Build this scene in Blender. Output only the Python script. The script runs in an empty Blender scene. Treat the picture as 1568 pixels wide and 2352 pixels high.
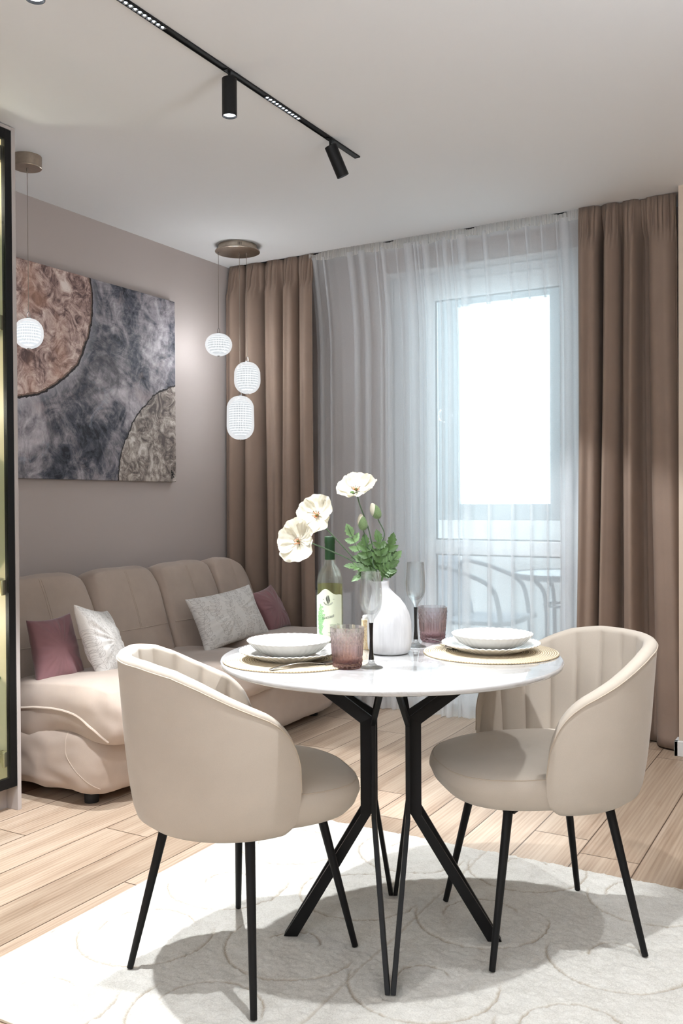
import bpy, bmesh, math, random
import numpy as np
from mathutils import Vector, Matrix, noise as mnoise

random.seed(7)
rng = np.random.default_rng(7)
sc = bpy.context.scene
COL = sc.collection
PI = math.pi
R = math.radians

# ------------------------------------------------------------------ helpers: colour, materials
def lin(c):
    out = []
    for v in c[:3]:
        v = v / 255.0
        out.append(v / 12.92 if v <= 0.04045 else ((v + 0.055) / 1.055) ** 2.4)
    return (out[0], out[1], out[2], 1.0)


class NG:
    """small wrapper round one material's node tree"""
    def __init__(self, name):
        self.m = bpy.data.materials.new(name)
        self.m.use_nodes = True
        self.t = self.m.node_tree
        self.b = self.t.nodes['Principled BSDF']
        self.o = self.t.nodes['Material Output']

    def n(self, kind, **kw):
        nd = self.t.nodes.new(kind)
        for k, v in kw.items():
            setattr(nd, k, v)
        return nd

    def put(self, sock, v):
        if hasattr(v, 'is_output') or isinstance(v, bpy.types.NodeSocket):
            self.t.links.new(v, sock)
        else:
            sock.default_value = v

    def math(self, op, a, b=None, c=None, clamp=False):
        nd = self.n('ShaderNodeMath', operation=op, use_clamp=clamp)
        for i, v in enumerate((a, b, c)):
            if v is not None:
                self.put(nd.inputs[i], v)
        return nd.outputs[0]

    def coord(self, kind='Object'):
        return self.n('ShaderNodeTexCoord').outputs[kind]

    def mapping(self, vec, scale=(1, 1, 1), loc=(0, 0, 0), rot=(0, 0, 0)):
        nd = self.n('ShaderNodeMapping')
        self.put(nd.inputs['Vector'], vec)
        nd.inputs['Scale'].default_value = scale
        nd.inputs['Location'].default_value = loc
        nd.inputs['Rotation'].default_value = rot
        return nd.outputs[0]

    def sep(self, vec):
        nd = self.n('ShaderNodeSeparateXYZ')
        self.put(nd.inputs[0], vec)
        return nd.outputs

    def comb(self, x, y, z):
        nd = self.n('ShaderNodeCombineXYZ')
        for i, v in enumerate((x, y, z)):
            self.put(nd.inputs[i], v)
        return nd.outputs[0]

    def noise(self, vec, scale=5, detail=4, rough=0.55, dist=0.0, out='Fac'):
        nd = self.n('ShaderNodeTexNoise')
        if vec is not None:
            self.put(nd.inputs['Vector'], vec)
        nd.inputs['Scale'].default_value = scale
        nd.inputs['Detail'].default_value = detail
        nd.inputs['Roughness'].default_value = rough
        nd.inputs['Distortion'].default_value = dist
        return nd.outputs[out]

    def ramp(self, fac, stops, interp='LINEAR'):
        nd = self.n('ShaderNodeValToRGB')
        cr = nd.color_ramp
        cr.interpolation = interp
        while len(cr.elements) < len(stops):
            cr.elements.new(0.5)
        for e, (p, c) in zip(cr.elements, stops):
            e.position = p
            e.color = c if len(c) == 4 else lin(c)
        self.put(nd.inputs[0], fac)
        return nd.outputs[0]

    def mix(self, fac, a, b, blend='MIX'):
        nd = self.n('ShaderNodeMix', data_type='RGBA', blend_type=blend)
        self.put(nd.inputs[0], fac)
        self.put(nd.inputs[6], a)
        self.put(nd.inputs[7], b)
        return nd.outputs[2]

    def bump(self, h, strength=0.2, dist=0.002):
        nd = self.n('ShaderNodeBump')
        nd.inputs['Strength'].default_value = strength
        nd.inputs['Distance'].default_value = dist
        self.put(nd.inputs['Height'], h)
        self.put(self.b.inputs['Normal'], nd.outputs[0])

    def set(self, **kw):
        names = dict(col='Base Color', rough='Roughness', metal='Metallic', spec='Specular IOR Level', ior='IOR',
                     coat='Coat Weight', coatr='Coat Roughness', sheen='Sheen Weight', sheenr='Sheen Roughness',
                     trans='Transmission Weight', em='Emission Color', ems='Emission Strength', sss='Subsurface Weight')
        for k, v in kw.items():
            self.put(self.b.inputs[names[k]], v)
        return self


def plain(name, c, rough=0.5, metal=0.0, bump=None, var=None, **kw):
    g = NG(name)
    base = lin(c)
    if var:
        nz = g.noise(g.coord(), var[0], 4, 0.6)
        d = var[1]
        lo = tuple(max(0, v * (1 - d)) for v in base[:3]) + (1,)
        hi = tuple(min(1, v * (1 + d)) for v in base[:3]) + (1,)
        g.set(col=g.ramp(nz, [(0.3, lo), (0.7, hi)]))
    else:
        g.set(col=base)
    g.set(rough=rough, metal=metal, **kw)
    if bump:
        g.bump(g.noise(g.coord(), bump[0], 3, 0.6), bump[1], bump[2] if len(bump) > 2 else 0.002)
    return g.m


def velvet(name, c, sheen=0.25, var=0.07, fine=900, bs=0.12):
    g = NG(name)
    base = lin(c)
    co = g.coord()
    nz = g.noise(co, 9, 3, 0.55)
    f = g.noise(co, fine, 2, 0.5)
    m = g.math('MULTIPLY_ADD', f, 0.5, g.math('MULTIPLY', nz, 0.5))
    lo = tuple(v * (1 - var * 1.6) for v in base[:3]) + (1,)
    hi = tuple(min(1, v * (1 + var * 1.2)) for v in base[:3]) + (1,)
    g.set(col=g.ramp(m, [(0.3, lo), (0.7, hi)]), rough=0.85, spec=0.15, sheen=sheen, sheenr=0.45)
    g.bump(f, bs, 0.001)
    return g.m


# ------------------------------------------------------------------ helpers: meshes
class B:
    def __init__(self):
        self.v, self.f = [], []

    def add(self, vs, fs):
        k = len(self.v)
        self.v += [tuple(p) for p in vs]
        self.f += [tuple(i + k for i in q) for q in fs]
        return self

    def box(self, x0, x1, y0, y1, z0, z1):
        vs = [(x, y, z) for z in (z0, z1) for y in (y0, y1) for x in (x0, x1)]
        return self.add(vs, [(0, 2, 3, 1), (4, 5, 7, 6), (0, 1, 5, 4), (2, 6, 7, 3), (0, 4, 6, 2), (1, 3, 7, 5)])

    def obox(self, c, ax, ay, az, hx, hy, hz):
        c, ax, ay, az = Vector(c), Vector(ax), Vector(ay), Vector(az)
        vs = [c + ax * (sx * hx) + ay * (sy * hy) + az * (sz * hz) for sz in (-1, 1) for sy in (-1, 1) for sx in (-1, 1)]
        return self.add(vs, [(0, 2, 3, 1), (4, 5, 7, 6), (0, 1, 5, 4), (2, 6, 7, 3), (0, 4, 6, 2), (1, 3, 7, 5)])

    def tube(self, pts, r, n=10, cap=True, flat=1.0):
        pts = [Vector(p) for p in pts]
        m = len(pts)
        rs = r if isinstance(r, (list, tuple)) else [r] * m
        tan = []
        for i in range(m):
            a, b = pts[max(i - 1, 0)], pts[min(i + 1, m - 1)]
            t = (b - a)
            tan.append(t.normalized() if t.length > 1e-9 else Vector((0, 0, 1)))
        up = Vector((0, 0, 1)) if abs(tan[0].z) < 0.9 else Vector((1, 0, 0))
        nx = (up - tan[0] * up.dot(tan[0])).normalized()
        vs, fs = [], []
        for i in range(m):
            nx = (nx - tan[i] * nx.dot(tan[i]))
            nx = nx.normalized() if nx.length > 1e-9 else tan[i].orthogonal().normalized()
            ny = tan[i].cross(nx)
            for k in range(n):
                a = 2 * PI * k / n
                vs.append(pts[i] + nx * (math.cos(a) * rs[i] * flat) + ny * (math.sin(a) * rs[i]))
        for i in range(m - 1):
            for k in range(n):
                k2 = (k + 1) % n
                fs.append((i * n + k, i * n + k2, (i + 1) * n + k2, (i + 1) * n + k))
        if cap:
            fs.append(tuple(range(n - 1, -1, -1)))
            fs.append(tuple((m - 1) * n + k for k in range(n)))
        return self.add(vs, fs)

    def lathe(self, prof, n=48, c=(0, 0, 0), mod=None, off=None, close=False):
        """prof: (r, z) pairs from bottom to top; r 0 makes a pole. mod(r, z, angle) -> r ; off(z) -> (dx, dy)"""
        vs, fs, rows = [], [], []
        for (r, z) in prof:
            ox, oy = off(z) if off else (0, 0)
            if r < 1e-7:
                rows.append([len(vs)])
                vs.append((c[0] + ox, c[1] + oy, c[2] + z))
            else:
                row = []
                for k in range(n):
                    a = 2 * PI * k / n
                    rr = mod(r, z, a) if mod else r
                    row.append(len(vs))
                    vs.append((c[0] + ox + rr * math.cos(a), c[1] + oy + rr * math.sin(a), c[2] + z))
                rows.append(row)
        pairs = list(zip(rows, rows[1:])) + ([(rows[-1], rows[0])] if close else [])
        for a, b in pairs:
            if len(a) == 1 and len(b) == 1:
                continue
            for k in range(n):
                k2 = (k + 1) % n
                if len(a) == 1:
                    fs.append((a[0], b[k2], b[k]))
                elif len(b) == 1:
                    fs.append((a[k], a[k2], b[0]))
                else:
                    fs.append((a[k], a[k2], b[k2], b[k]))
        return self.add(vs, fs)

    def grid(self, fn, nu, nv, cu=False, cv=False):
        mu, mv = (nu if cu else nu + 1), (nv if cv else nv + 1)
        vs = [fn(i / nu, j / nv) for i in range(mu) for j in range(mv)]
        fs = []
        for i in range(nu):
            for j in range(nv):
                i2, j2 = (i + 1) % mu, (j + 1) % mv
                fs.append((i * mv + j, i2 * mv + j, i2 * mv + j2, i * mv + j2))
        return self.add(vs, fs)

    def rings(self, rows, cap0=True, cap1=True):
        n = len(rows[0])
        vs = [p for r in rows for p in r]
        fs = []
        for i in range(len(rows) - 1):
            for k in range(n):
                k2 = (k + 1) % n
                fs.append((i * n + k, i * n + k2, (i + 1) * n + k2, (i + 1) * n + k))
        if cap0:
            fs.append(tuple(range(n - 1, -1, -1)))
        if cap1:
            fs.append(tuple((len(rows) - 1) * n + k for k in range(n)))
        return self.add(vs, fs)

    def sbox(self, fn, n=16):
        """cube grid; fn maps a point of the cube [-1,1]^3 to space"""
        idx, vs, fs = {}, [], []

        def vid(p):
            key = tuple(round(q * n) for q in p)
            if key not in idx:
                idx[key] = len(vs)
                vs.append(tuple(fn(p)))
            return idx[key]
        L = [-1 + 2 * i / n for i in range(n + 1)]
        for ax in range(3):
            for s in (-1, 1):
                for i in range(n):
                    for j in range(n):
                        q = []
                        for (a, b) in ((i, j), (i + 1, j), (i + 1, j + 1), (i, j + 1)):
                            p = [0, 0, 0]
                            p[ax] = s
                            p[(ax + 1) % 3] = L[a]
                            p[(ax + 2) % 3] = L[b]
                            q.append(vid(p))
                        fs.append(tuple(q if s > 0 else q[::-1]))
        return self.add(vs, fs)

    def prism(self, poly, d):
        """extrude a closed polygon of 3D points by vector d"""
        n = len(poly)
        d = Vector(d)
        vs = [Vector(p) for p in poly] + [Vector(p) + d for p in poly]
        fs = [tuple(range(n - 1, -1, -1)), tuple(range(n, 2 * n))]
        for k in range(n):
            fs.append((k, (k + 1) % n, n + (k + 1) % n, n + k))
        return self.add(vs, fs)


def root_of(o):
    while o.parent:
        o = o.parent
    return o


def obj(name, b, mat, parent=None, smooth=True, world=True, bevel=0, subd=0, solid=0, weld=False, angle=40, label=None):
    me = bpy.data.meshes.new(name)
    vs = b.v
    if parent is not None and world:
        Mi = root_of(parent).matrix_basis.inverted()
        vs = [tuple(Mi @ Vector(p)) for p in vs]
    me.from_pydata([tuple(p) for p in vs], [], b.f)
    bm = bmesh.new()
    bm.from_mesh(me)
    if weld:
        bmesh.ops.remove_doubles(bm, verts=bm.verts, dist=1e-5)
    bmesh.ops.recalc_face_normals(bm, faces=bm.faces)
    bm.to_mesh(me)
    bm.free()
    for m in (mat if isinstance(mat, (list, tuple)) else [mat]):
        me.materials.append(m)
    if smooth:
        me.polygons.foreach_set('use_smooth', [True] * len(me.polygons))
        if angle < 180:
            me.set_sharp_from_angle(angle=R(angle))
    o = bpy.data.objects.new(name, me)
    COL.objects.link(o)
    if parent is not None:
        o.parent = parent
    if bevel:
        md = o.modifiers.new('edge', 'BEVEL')
        md.width = bevel
        md.segments = 2
        md.limit_method = 'ANGLE'
        md.angle_limit = R(40)
    if solid:
        md = o.modifiers.new('thickness', 'SOLIDIFY')
        md.thickness = solid
        md.offset = 0
    if subd:
        md = o.modifiers.new('round', 'SUBSURF')
        md.levels = md.render_levels = subd
    if label:
        o['label'] = label
    return o


def tag(o, label, cat, group=None, kind=None):
    o['label'] = label
    o['category'] = cat
    if group:
        o['group'] = group
    if kind:
        o['kind'] = kind
    return o


def thing(name, label, cat, loc=(0, 0, 0), rotz=0, group=None):
    o = bpy.data.objects.new(name, None)
    COL.objects.link(o)
    o.empty_display_size = 0.05
    o.location = loc
    o.rotation_euler = (0, 0, rotz)
    return tag(o, label, cat, group)


def struct(name, b, mat, label=None, parent=None, **kw):
    o = obj(name, b, mat, parent, **kw)
    o['kind'] = 'structure'
    if label:
        o['label'] = label
    return o


def lerp(a, b, t):
    return a + (b - a) * t


def interp(x, xs, ys):
    return float(np.interp(x, xs, ys))


def smooth_path(pts, k=6):
    """Catmull-Rom through the points"""
    P = [Vector(p) for p in pts]
    P = [P[0] * 2 - P[1]] + P + [P[-1] * 2 - P[-2]]
    out = []
    for i in range(1, len(P) - 2):
        a, b, c, d = P[i - 1], P[i], P[i + 1], P[i + 2]
        for j in range(k):
            t = j / k
            out.append(0.5 * ((2 * b) + (c - a) * t + (2 * a - 5 * b + 4 * c - d) * t * t + (3 * b - a - 3 * c + d) * t ** 3))
    out.append(P[-2])
    return out


def glass_mat(name, c=(255, 255, 255), rough=0.0, ior=1.45, clear=0.0):
    g = NG(name)
    gl = g.n('ShaderNodeBsdfGlass')
    gl.inputs['Color'].default_value = lin(c)
    gl.inputs['Roughness'].default_value = rough
    gl.inputs['IOR'].default_value = ior
    sh = gl.outputs[0]
    if clear > 0:
        tr = g.n('ShaderNodeBsdfTransparent')
        tr.inputs[0].default_value = lin(c)
        mx = g.n('ShaderNodeMixShader')
        mx.inputs[0].default_value = clear
        g.t.links.new(sh, mx.inputs[1])
        g.t.links.new(tr.outputs[0], mx.inputs[2])
        sh = mx.outputs[0]
    g.t.links.new(sh, g.o.inputs[0])
    return g.m


def pane_mat(name, c=(255, 255, 255), gloss=0.06):
    """thin flat pane: lets light straight through, with a weak mirror reflection"""
    g = NG(name)
    tr = g.n('ShaderNodeBsdfTransparent')
    tr.inputs[0].default_value = lin(c)
    gs = g.n('ShaderNodeBsdfGlossy')
    gs.inputs['Roughness'].default_value = 0.0
    mx = g.n('ShaderNodeMixShader')
    mx.inputs[0].default_value = gloss
    g.t.links.new(tr.outputs[0], mx.inputs[1])
    g.t.links.new(gs.outputs[0], mx.inputs[2])
    g.t.links.new(mx.outputs[0], g.o.inputs[0])
    return g.m


def sheer_mat(name, c, opaque):
    g = NG(name)
    tr = g.n('ShaderNodeBsdfTransparent')
    df = g.n('ShaderNodeBsdfDiffuse')
    tl = g.n('ShaderNodeBsdfTranslucent')
    weave = g.noise(g.mapping(g.coord(), (1, 1, 1)), 420, 2, 0.5)
    for nd in (df, tl):
        nd.inputs['Color'].default_value = lin(c)
    m1 = g.n('ShaderNodeMixShader')
    m1.inputs[0].default_value = 0.55
    g.t.links.new(df.outputs[0], m1.inputs[1])
    g.t.links.new(tl.outputs[0], m1.inputs[2])
    m2 = g.n('ShaderNodeMixShader')
    g.put(m2.inputs[0], g.math('MULTIPLY_ADD', weave, 0.14, opaque - 0.07))
    g.t.links.new(tr.outputs[0], m2.inputs[1])
    g.t.links.new(m1.outputs[0], m2.inputs[2])
    g.t.links.new(m2.outputs[0], g.o.inputs[0])
    return g.m


def emit_mat(name, c, s):
    g = NG(name)
    e = g.n('ShaderNodeEmission')
    e.inputs[0].default_value = lin(c)
    e.inputs[1].default_value = s
    g.t.links.new(e.outputs[0], g.o.inputs[0])
    return g.m

# ------------------------------------------------------------------ camera, world, view
HC = 1.17                       # eye height
CEIL = 2.59
XL, XR = -3.355, 1.9            # side walls
YB, YF = 4.66, -2.4             # window wall, wall behind the camera
yaw, pitch, roll = 0.5224505, -0.0121851, -0.0058049
fw = Vector((-math.sin(yaw) * math.cos(pitch), math.cos(yaw) * math.cos(pitch), math.sin(pitch)))
rt0 = Vector((math.cos(yaw), math.sin(yaw), 0))
up0 = rt0.cross(fw)
rt = rt0 * math.cos(roll) + up0 * math.sin(roll)
up = -rt0 * math.sin(roll) + up0 * math.cos(roll)
cam = bpy.data.cameras.new('camera')
cam.sensor_fit = 'HORIZONTAL'
cam.sensor_width = 36
cam.lens = 36 * 2087.9 / 1568
cam.clip_start = 0.05
camo = bpy.data.objects.new('camera', cam)
COL.objects.link(camo)
camo.matrix_world = Matrix(((rt.x, up.x, -fw.x, 0), (rt.y, up.y, -fw.y, 0), (rt.z, up.z, -fw.z, HC), (0, 0, 0, 1)))
sc.camera = camo

sc.view_settings.view_transform = 'Standard'
sc.view_settings.look = 'None'
sc.view_settings.gamma = 1
sc.view_settings.exposure = 0.0
sc.view_settings.use_curve_mapping = False
cy = sc.cycles
cy.max_bounces = 9
cy.diffuse_bounces = 4
cy.glossy_bounces = 4
cy.transmission_bounces = 8
cy.transparent_max_bounces = 28
cy.caustics_reflective = False
cy.caustics_refractive = False
cy.sample_clamp_indirect = 5
cy.use_denoising = True
cy.use_adaptive_sampling = True
cy.adaptive_threshold = 0.02

w = bpy.data.worlds.new('overcast sky')
sc.world = w
w.use_nodes = True
bg = w.node_tree.nodes['Background']
bg.inputs[0].default_value = (0.86, 0.935, 1.0, 1)
bg.inputs[1].default_value = 9.5

# ------------------------------------------------------------------ materials of the room
def floor_mat():
    g = NG('oak laminate')
    x, y, z = g.sep(g.coord())
    W, Lp = 0.193, 1.28
    u = g.math('DIVIDE', g.math('ADD', x, 20 * W + 0.6255), W)
    row = g.math('FLOOR', u)
    fu = g.math('SUBTRACT', u, row)
    wn = g.n('ShaderNodeTexWhiteNoise', noise_dimensions='1D')
    g.put(wn.inputs['W'], g.math('MULTIPLY', row, 7.31))
    v = g.math('ADD', g.math('DIVIDE', y, Lp), g.math('MULTIPLY_ADD', wn.outputs[0], 3.0, 9.0))
    cell = g.math('FLOOR', v)
    fv = g.math('SUBTRACT', v, cell)
    wn2 = g.n('ShaderNodeTexWhiteNoise', noise_dimensions='2D')
    g.put(wn2.inputs['Vector'], g.comb(row, cell, 0.0))
    tone = wn2.outputs[0]
    off = g.math('MULTIPLY', tone, 37.0)
    vec = g.comb(g.math('MULTIPLY', fu, 0.193), g.math('ADD', y, off), off)
    broad = g.noise(g.mapping(vec, (9, 0.55, 1)), 1.6, 4, 0.55, 0.5)
    fine = g.noise(g.mapping(vec, (120, 1.6, 1)), 2.0, 3, 0.55, 0.2)
    ring = g.n('ShaderNodeTexWave', wave_type='BANDS', bands_direction='X')
    g.put(ring.inputs['Vector'], g.mapping(vec, (9, 0.35, 1)))
    ring.inputs['Scale'].default_value = 2.4
    ring.inputs['Distortion'].default_value = 7.0
    ring.inputs['Detail'].default_value = 3.0
    ring.inputs['Detail Scale'].default_value = 1.2
    m = g.math('ADD', g.math('MULTIPLY', broad, 0.66), g.math('ADD', g.math('MULTIPLY', fine, 0.26), g.math('MULTIPLY', ring.outputs['Fac'], 0.08)))
    base = g.ramp(m, [(0.30, (150, 129, 111)), (0.44, (182, 163, 146)), (0.56, (200, 184, 168)), (0.72, (214, 201, 187))])
    knot = g.noise(g.mapping(vec, (7, 2.4, 1)), 1.5, 3, 0.6, 0.8)
    km = g.ramp(knot, [(0.66, (0, 0, 0, 1)), (0.78, (1, 1, 1, 1))])
    c = g.mix(g.math('MULTIPLY', km, 0.45), base, lin((156, 120, 90)))
    tint = g.ramp(tone, [(0.0, (205, 196, 186)), (0.5, (235, 228, 220)), (1.0, (255, 250, 244))])
    c = g.mix(1.0, c, tint, 'MULTIPLY')
    e1 = g.math('MINIMUM', fu, g.math('SUBTRACT', 1.0, fu))
    e2 = g.math('MINIMUM', fv, g.math('SUBTRACT', 1.0, fv))
    gap = g.math('MINIMUM', g.math('MULTIPLY', e1, W), g.math('MULTIPLY', e2, Lp))
    line = g.math('LESS_THAN', gap, 0.0021)
    g.set(col=g.mix(line, c, lin((84, 66, 52))), rough=g.math('MULTIPLY_ADD', fine, 0.15, 0.34), spec=0.4)
    g.bump(g.math('SUBTRACT', g.math('MULTIPLY', fine, 0.25), line), 0.25, 0.001)
    return g.m


M = {}
M['floor'] = floor_mat()
M['ceiling'] = plain('ceiling paint', (232, 232, 233), 0.9, bump=(350, 0.03))
M['taupe'] = plain('taupe wall paint', (181, 171, 167), 0.8, bump=(300, 0.08, 0.001))
M['beige_wall'] = plain('beige wall paint', (205, 188, 170), 0.8, bump=(300, 0.06, 0.001))
M['white_wall'] = plain('white plaster', (232, 232, 232), 0.85, bump=(200, 0.05))
M['upvc'] = plain('white window plastic', (232, 235, 238), 0.35)
M['gasket'] = plain('dark grey seal', (62, 66, 70), 0.6)
M['white_trim'] = plain('white skirting', (228, 228, 228), 0.45)
M['black'] = plain('black metal', (12, 12, 13), 0.5, spec=0.25)
M['black_soft'] = plain('black plastic', (12, 12, 13), 0.6)
M['steel'] = plain('brushed nickel', (172, 160, 146), 0.32, 1.0, var=(60, 0.08))
M['chrome'] = plain('polished steel', (205, 205, 205), 0.12, 1.0)
M['pane'] = pane_mat('window glass', (246, 250, 250), 0.05)
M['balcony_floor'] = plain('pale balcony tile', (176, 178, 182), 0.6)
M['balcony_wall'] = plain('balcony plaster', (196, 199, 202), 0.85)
M['backlit_frame'] = plain('white glazing frame in backlit grey', (142, 148, 152), 0.45)  # white frame; its backlit shade is put into this grey

# ------------------------------------------------------------------ room shell
struct('floor', B().box(XL - 0.2, XR + 0.2, YF - 0.2, 4.95, -0.12, 0.0), M['floor'], 'light oak plank floor', smooth=False)
struct('ceiling', B().box(XL - 0.2, XR + 0.2, YF - 0.2, 4.95, CEIL, CEIL + 0.15), M['ceiling'], 'plain white ceiling', smooth=False)
struct('wall_left', B().box(XL - 0.2, XL, YF, YB, 0, CEIL), M['taupe'], 'taupe painted wall behind the sofa', smooth=False)
OX0, OX1, OZ = -2.385, -1.15, 2.465
b = B().box(XL - 0.2, OX0, YB, 4.95, 0, CEIL).box(OX0, OX1, YB, 4.95, OZ, CEIL).box(OX1, -0.735, YB, 4.95, 0, CEIL)
struct('wall_back', b, M['taupe'], 'taupe wall around the balcony door', smooth=False)
struct('wall_right', B().box(-0.735, XR + 0.2, 4.352, 4.95, 0, CEIL), M['beige_wall'], 'pale beige wall beside the curtain', smooth=False)
struct('wall_front', B().box(XL - 0.2, XR + 0.2, YF - 0.2, YF, 0, CEIL), M['white_wall'], 'white wall of the kitchen side', smooth=False)
struct('wall_east', B().box(XR, XR + 0.2, YF, 4.352, 0, CEIL), M['beige_wall'], 'beige side wall of the kitchen', smooth=False)
struct('baseboard_right', B().box(-0.752, XR, 4.328, 4.351, 0, 0.068).box(-0.752, -0.736, 4.328, 4.60, 0, 0.068), M['white_trim'], 'white skirting board', smooth=False, bevel=0.002)
# white lining of the door opening
b = B().box(OX0, OX0 + 0.012, YB - 0.004, 4.80, 0, OZ).box(OX1 - 0.012, OX1, YB - 0.004, 4.80, 0, OZ).box(OX0 + 0.012, OX1 - 0.012, YB - 0.004, 4.80, OZ - 0.012, OZ)
struct('trim_1', b, M['white_wall'], 'white lining of the balcony door opening', smooth=False)

# balcony door: fixed frame, sash, two panes, middle rail, handle
gx0, gx1 = -2.107, -1.383
d = thing('door_1', 'white balcony door with a tall pane above a lower pane', 'door', ((gx0 + gx1) / 2, 4.76, 0))
d['kind'] = 'structure'
fx0, fx1, fz1 = OX0 + 0.013, OX1 - 0.013, OZ - 0.013
b = B().box(fx0, gx0 - 0.085, 4.74, 4.80, 0, fz1).box(gx1 + 0.085, fx1, 4.74, 4.80, 0, fz1).box(gx0 - 0.085, gx1 + 0.085, 4.74, 4.80, 2.385, fz1).box(gx0 - 0.085, gx1 + 0.085, 4.74, 4.80, 0, 0.03)
obj('door_frame', b, M['upvc'], d, smooth=False, bevel=0.004)
b = (B().box(gx0 - 0.095, gx0, 4.715, 4.775, 0.025, 2.395).box(gx1, gx1 + 0.095, 4.715, 4.775, 0.025, 2.395)
     .box(gx0, gx1, 4.715, 4.775, 2.297, 2.395).box(gx0, gx1, 4.715, 4.775, 0.868, 0.947).box(gx0, gx1, 4.715, 4.775, 0.025, 0.12))
obj('sash', b, M['upvc'], d, smooth=False, bevel=0.005)
for z0, z1 in ((0.947, 2.297), (0.12, 0.868)):
    p = obj('glass_pane', B().box(gx0, gx1, 4.744, 4.750, z0, z1), M['pane'], d, smooth=False)
    s = 0.008
    b = B().box(gx0, gx0 + s, 4.735, 4.743, z0, z1).box(gx1 - s, gx1, 4.735, 4.743, z0, z1).box(gx0, gx1, 4.735, 4.743, z0, z0 + s).box(gx0, gx1, 4.735, 4.743, z1 - s, z1)
    obj('seal', b, M['gasket'], p, smooth=False)
h = B().box(-1.347, -1.322, 4.703, 4.7155, 1.19, 1.30)
h.tube([(-1.334, 4.705, 1.275), (-1.334, 4.672, 1.275), (-1.334, 4.666, 1.26), (-1.334, 4.664, 1.15)], [0.008, 0.008, 0.009, 0.007], 10)
obj('door_handle', h, M['upvc'], d)
b = B()
for z in (0.3, 2.25):
    b.tube([(gx0 - 0.10, 4.708, z - 0.04), (gx0 - 0.10, 4.708, z + 0.04)], 0.008, 10)
obj('hinge', b, M['upvc'], d)

# balcony
BW = 6.05
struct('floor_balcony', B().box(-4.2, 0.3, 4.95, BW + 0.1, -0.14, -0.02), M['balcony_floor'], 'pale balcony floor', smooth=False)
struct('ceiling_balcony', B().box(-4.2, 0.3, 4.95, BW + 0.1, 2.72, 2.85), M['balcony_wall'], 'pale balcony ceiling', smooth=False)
b = B().box(-4.2, 0.3, BW, BW + 0.1, -0.02, 1.03).box(-4.3, -4.2, 4.95, BW + 0.1, -0.02, 2.72).box(0.3, 0.4, 4.95, BW + 0.1, -0.02, 2.72)
struct('wall_balcony', b, M['white_wall'], 'white parapet and end walls of the balcony', smooth=False)
wo = thing('window_1', 'balcony glazing over the parapet, white frame coloured in backlit grey', 'window', (-2.19, BW, 1.03))
wo['kind'] = 'structure'
xs = [(-4.2, -4.12), (-3.34, -3.22), (-2.685, -2.525), (-1.855, -1.70), (-0.95, -0.82), (0.22, 0.3)]
b = B()
for a, c in xs:
    b.box(a, c, BW + 0.01, BW + 0.08, 1.142, 2.56)
b.box(-4.2, 0.3, BW + 0.01, BW + 0.08, 1.031, 1.142).box(-4.2, 0.3, BW + 0.01, BW + 0.08, 2.56, 2.719)
obj('window_frame', b, M['backlit_frame'], wo, smooth=False, bevel=0.004)
for (a, c), (e, f2) in zip(xs, xs[1:]):
    obj('glass_pane', B().box(c, e, BW + 0.04, BW + 0.046, 1.142, 2.56), M['pane'], wo, smooth=False)

# daylight through the door opening (portal for the sky light)
pl = bpy.data.lights.new('door portal', 'AREA')
pl.shape = 'RECTANGLE'
pl.size, pl.size_y = 4.4, 1.45
pl.cycles.is_portal = True
po = bpy.data.objects.new('door portal', pl)
COL.objects.link(po)
po.location = (-1.95, BW + 0.12, 1.86)
po.rotation_euler = (R(-90), 0, 0)

# ------------------------------------------------------------------ ceiling: lighting track with grid lights and spotlights
M['led'] = emit_mat('white led', (240, 247, 255), 9.0)
M['reflector'] = plain('small mirror reflector', (150, 158, 168), 0.25, 0.9)
TX = -1.816
t = thing('lighting_track', 'long black lighting track set in the white ceiling', 'lighting track', (TX, 0.5, CEIL))
b = B().box(TX - 0.0125, TX - 0.0105, -1.6, 3.30, CEIL - 0.006, CEIL - 0.0005).box(TX + 0.0105, TX + 0.0125, -1.6, 3.30, CEIL - 0.006, CEIL - 0.0005).box(TX - 0.0105, TX + 0.0105, -1.6, 3.30, CEIL - 0.0025, CEIL - 0.0005).box(TX - 0.0125, TX + 0.0125, 3.30, 3.303, CEIL - 0.006, CEIL - 0.0005)
obj('rail', b, M['black'], t, smooth=False)
obj('rail_cover', B().box(TX - 0.0104, TX + 0.0104, 3.10, 3.299, CEIL - 0.0055, CEIL - 0.0026), plain('dark grey cover', (38, 42, 44), 0.5), t, smooth=False)
for y0, y1 in ((1.80, 2.112), (2.640, 2.862), (0.6, 0.9)):
    gl = obj('grid_light', B().box(TX - 0.0104, TX + 0.0104, y0, y1, CEIL - 0.0045, CEIL - 0.0026), M['black_soft'], t, smooth=False)
    n = int(round((y1 - y0) / 0.0195))
    br, be = B(), B()
    for k in range(n):
        y = y0 + (k + 0.5) * (y1 - y0) / n
        br.lathe([(0.0092, -0.0066), (0.0075, -0.0052), (0.0035, -0.0048)], 16, (TX, y, CEIL))
        be.lathe([(0.0, -0.0054), (0.0042, -0.0054), (0.0042, -0.0050)], 12, (TX, y, CEIL))
    obj('reflector', br, M['reflector'], gl)
    obj('led', be, M['led'], gl)
    obj('bezel', B().box(TX - 0.010, TX + 0.010, y1 - 0.002, y1, CEIL - 0.0064, CEIL - 0.0046), M['chrome'], gl, smooth=False)


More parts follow.
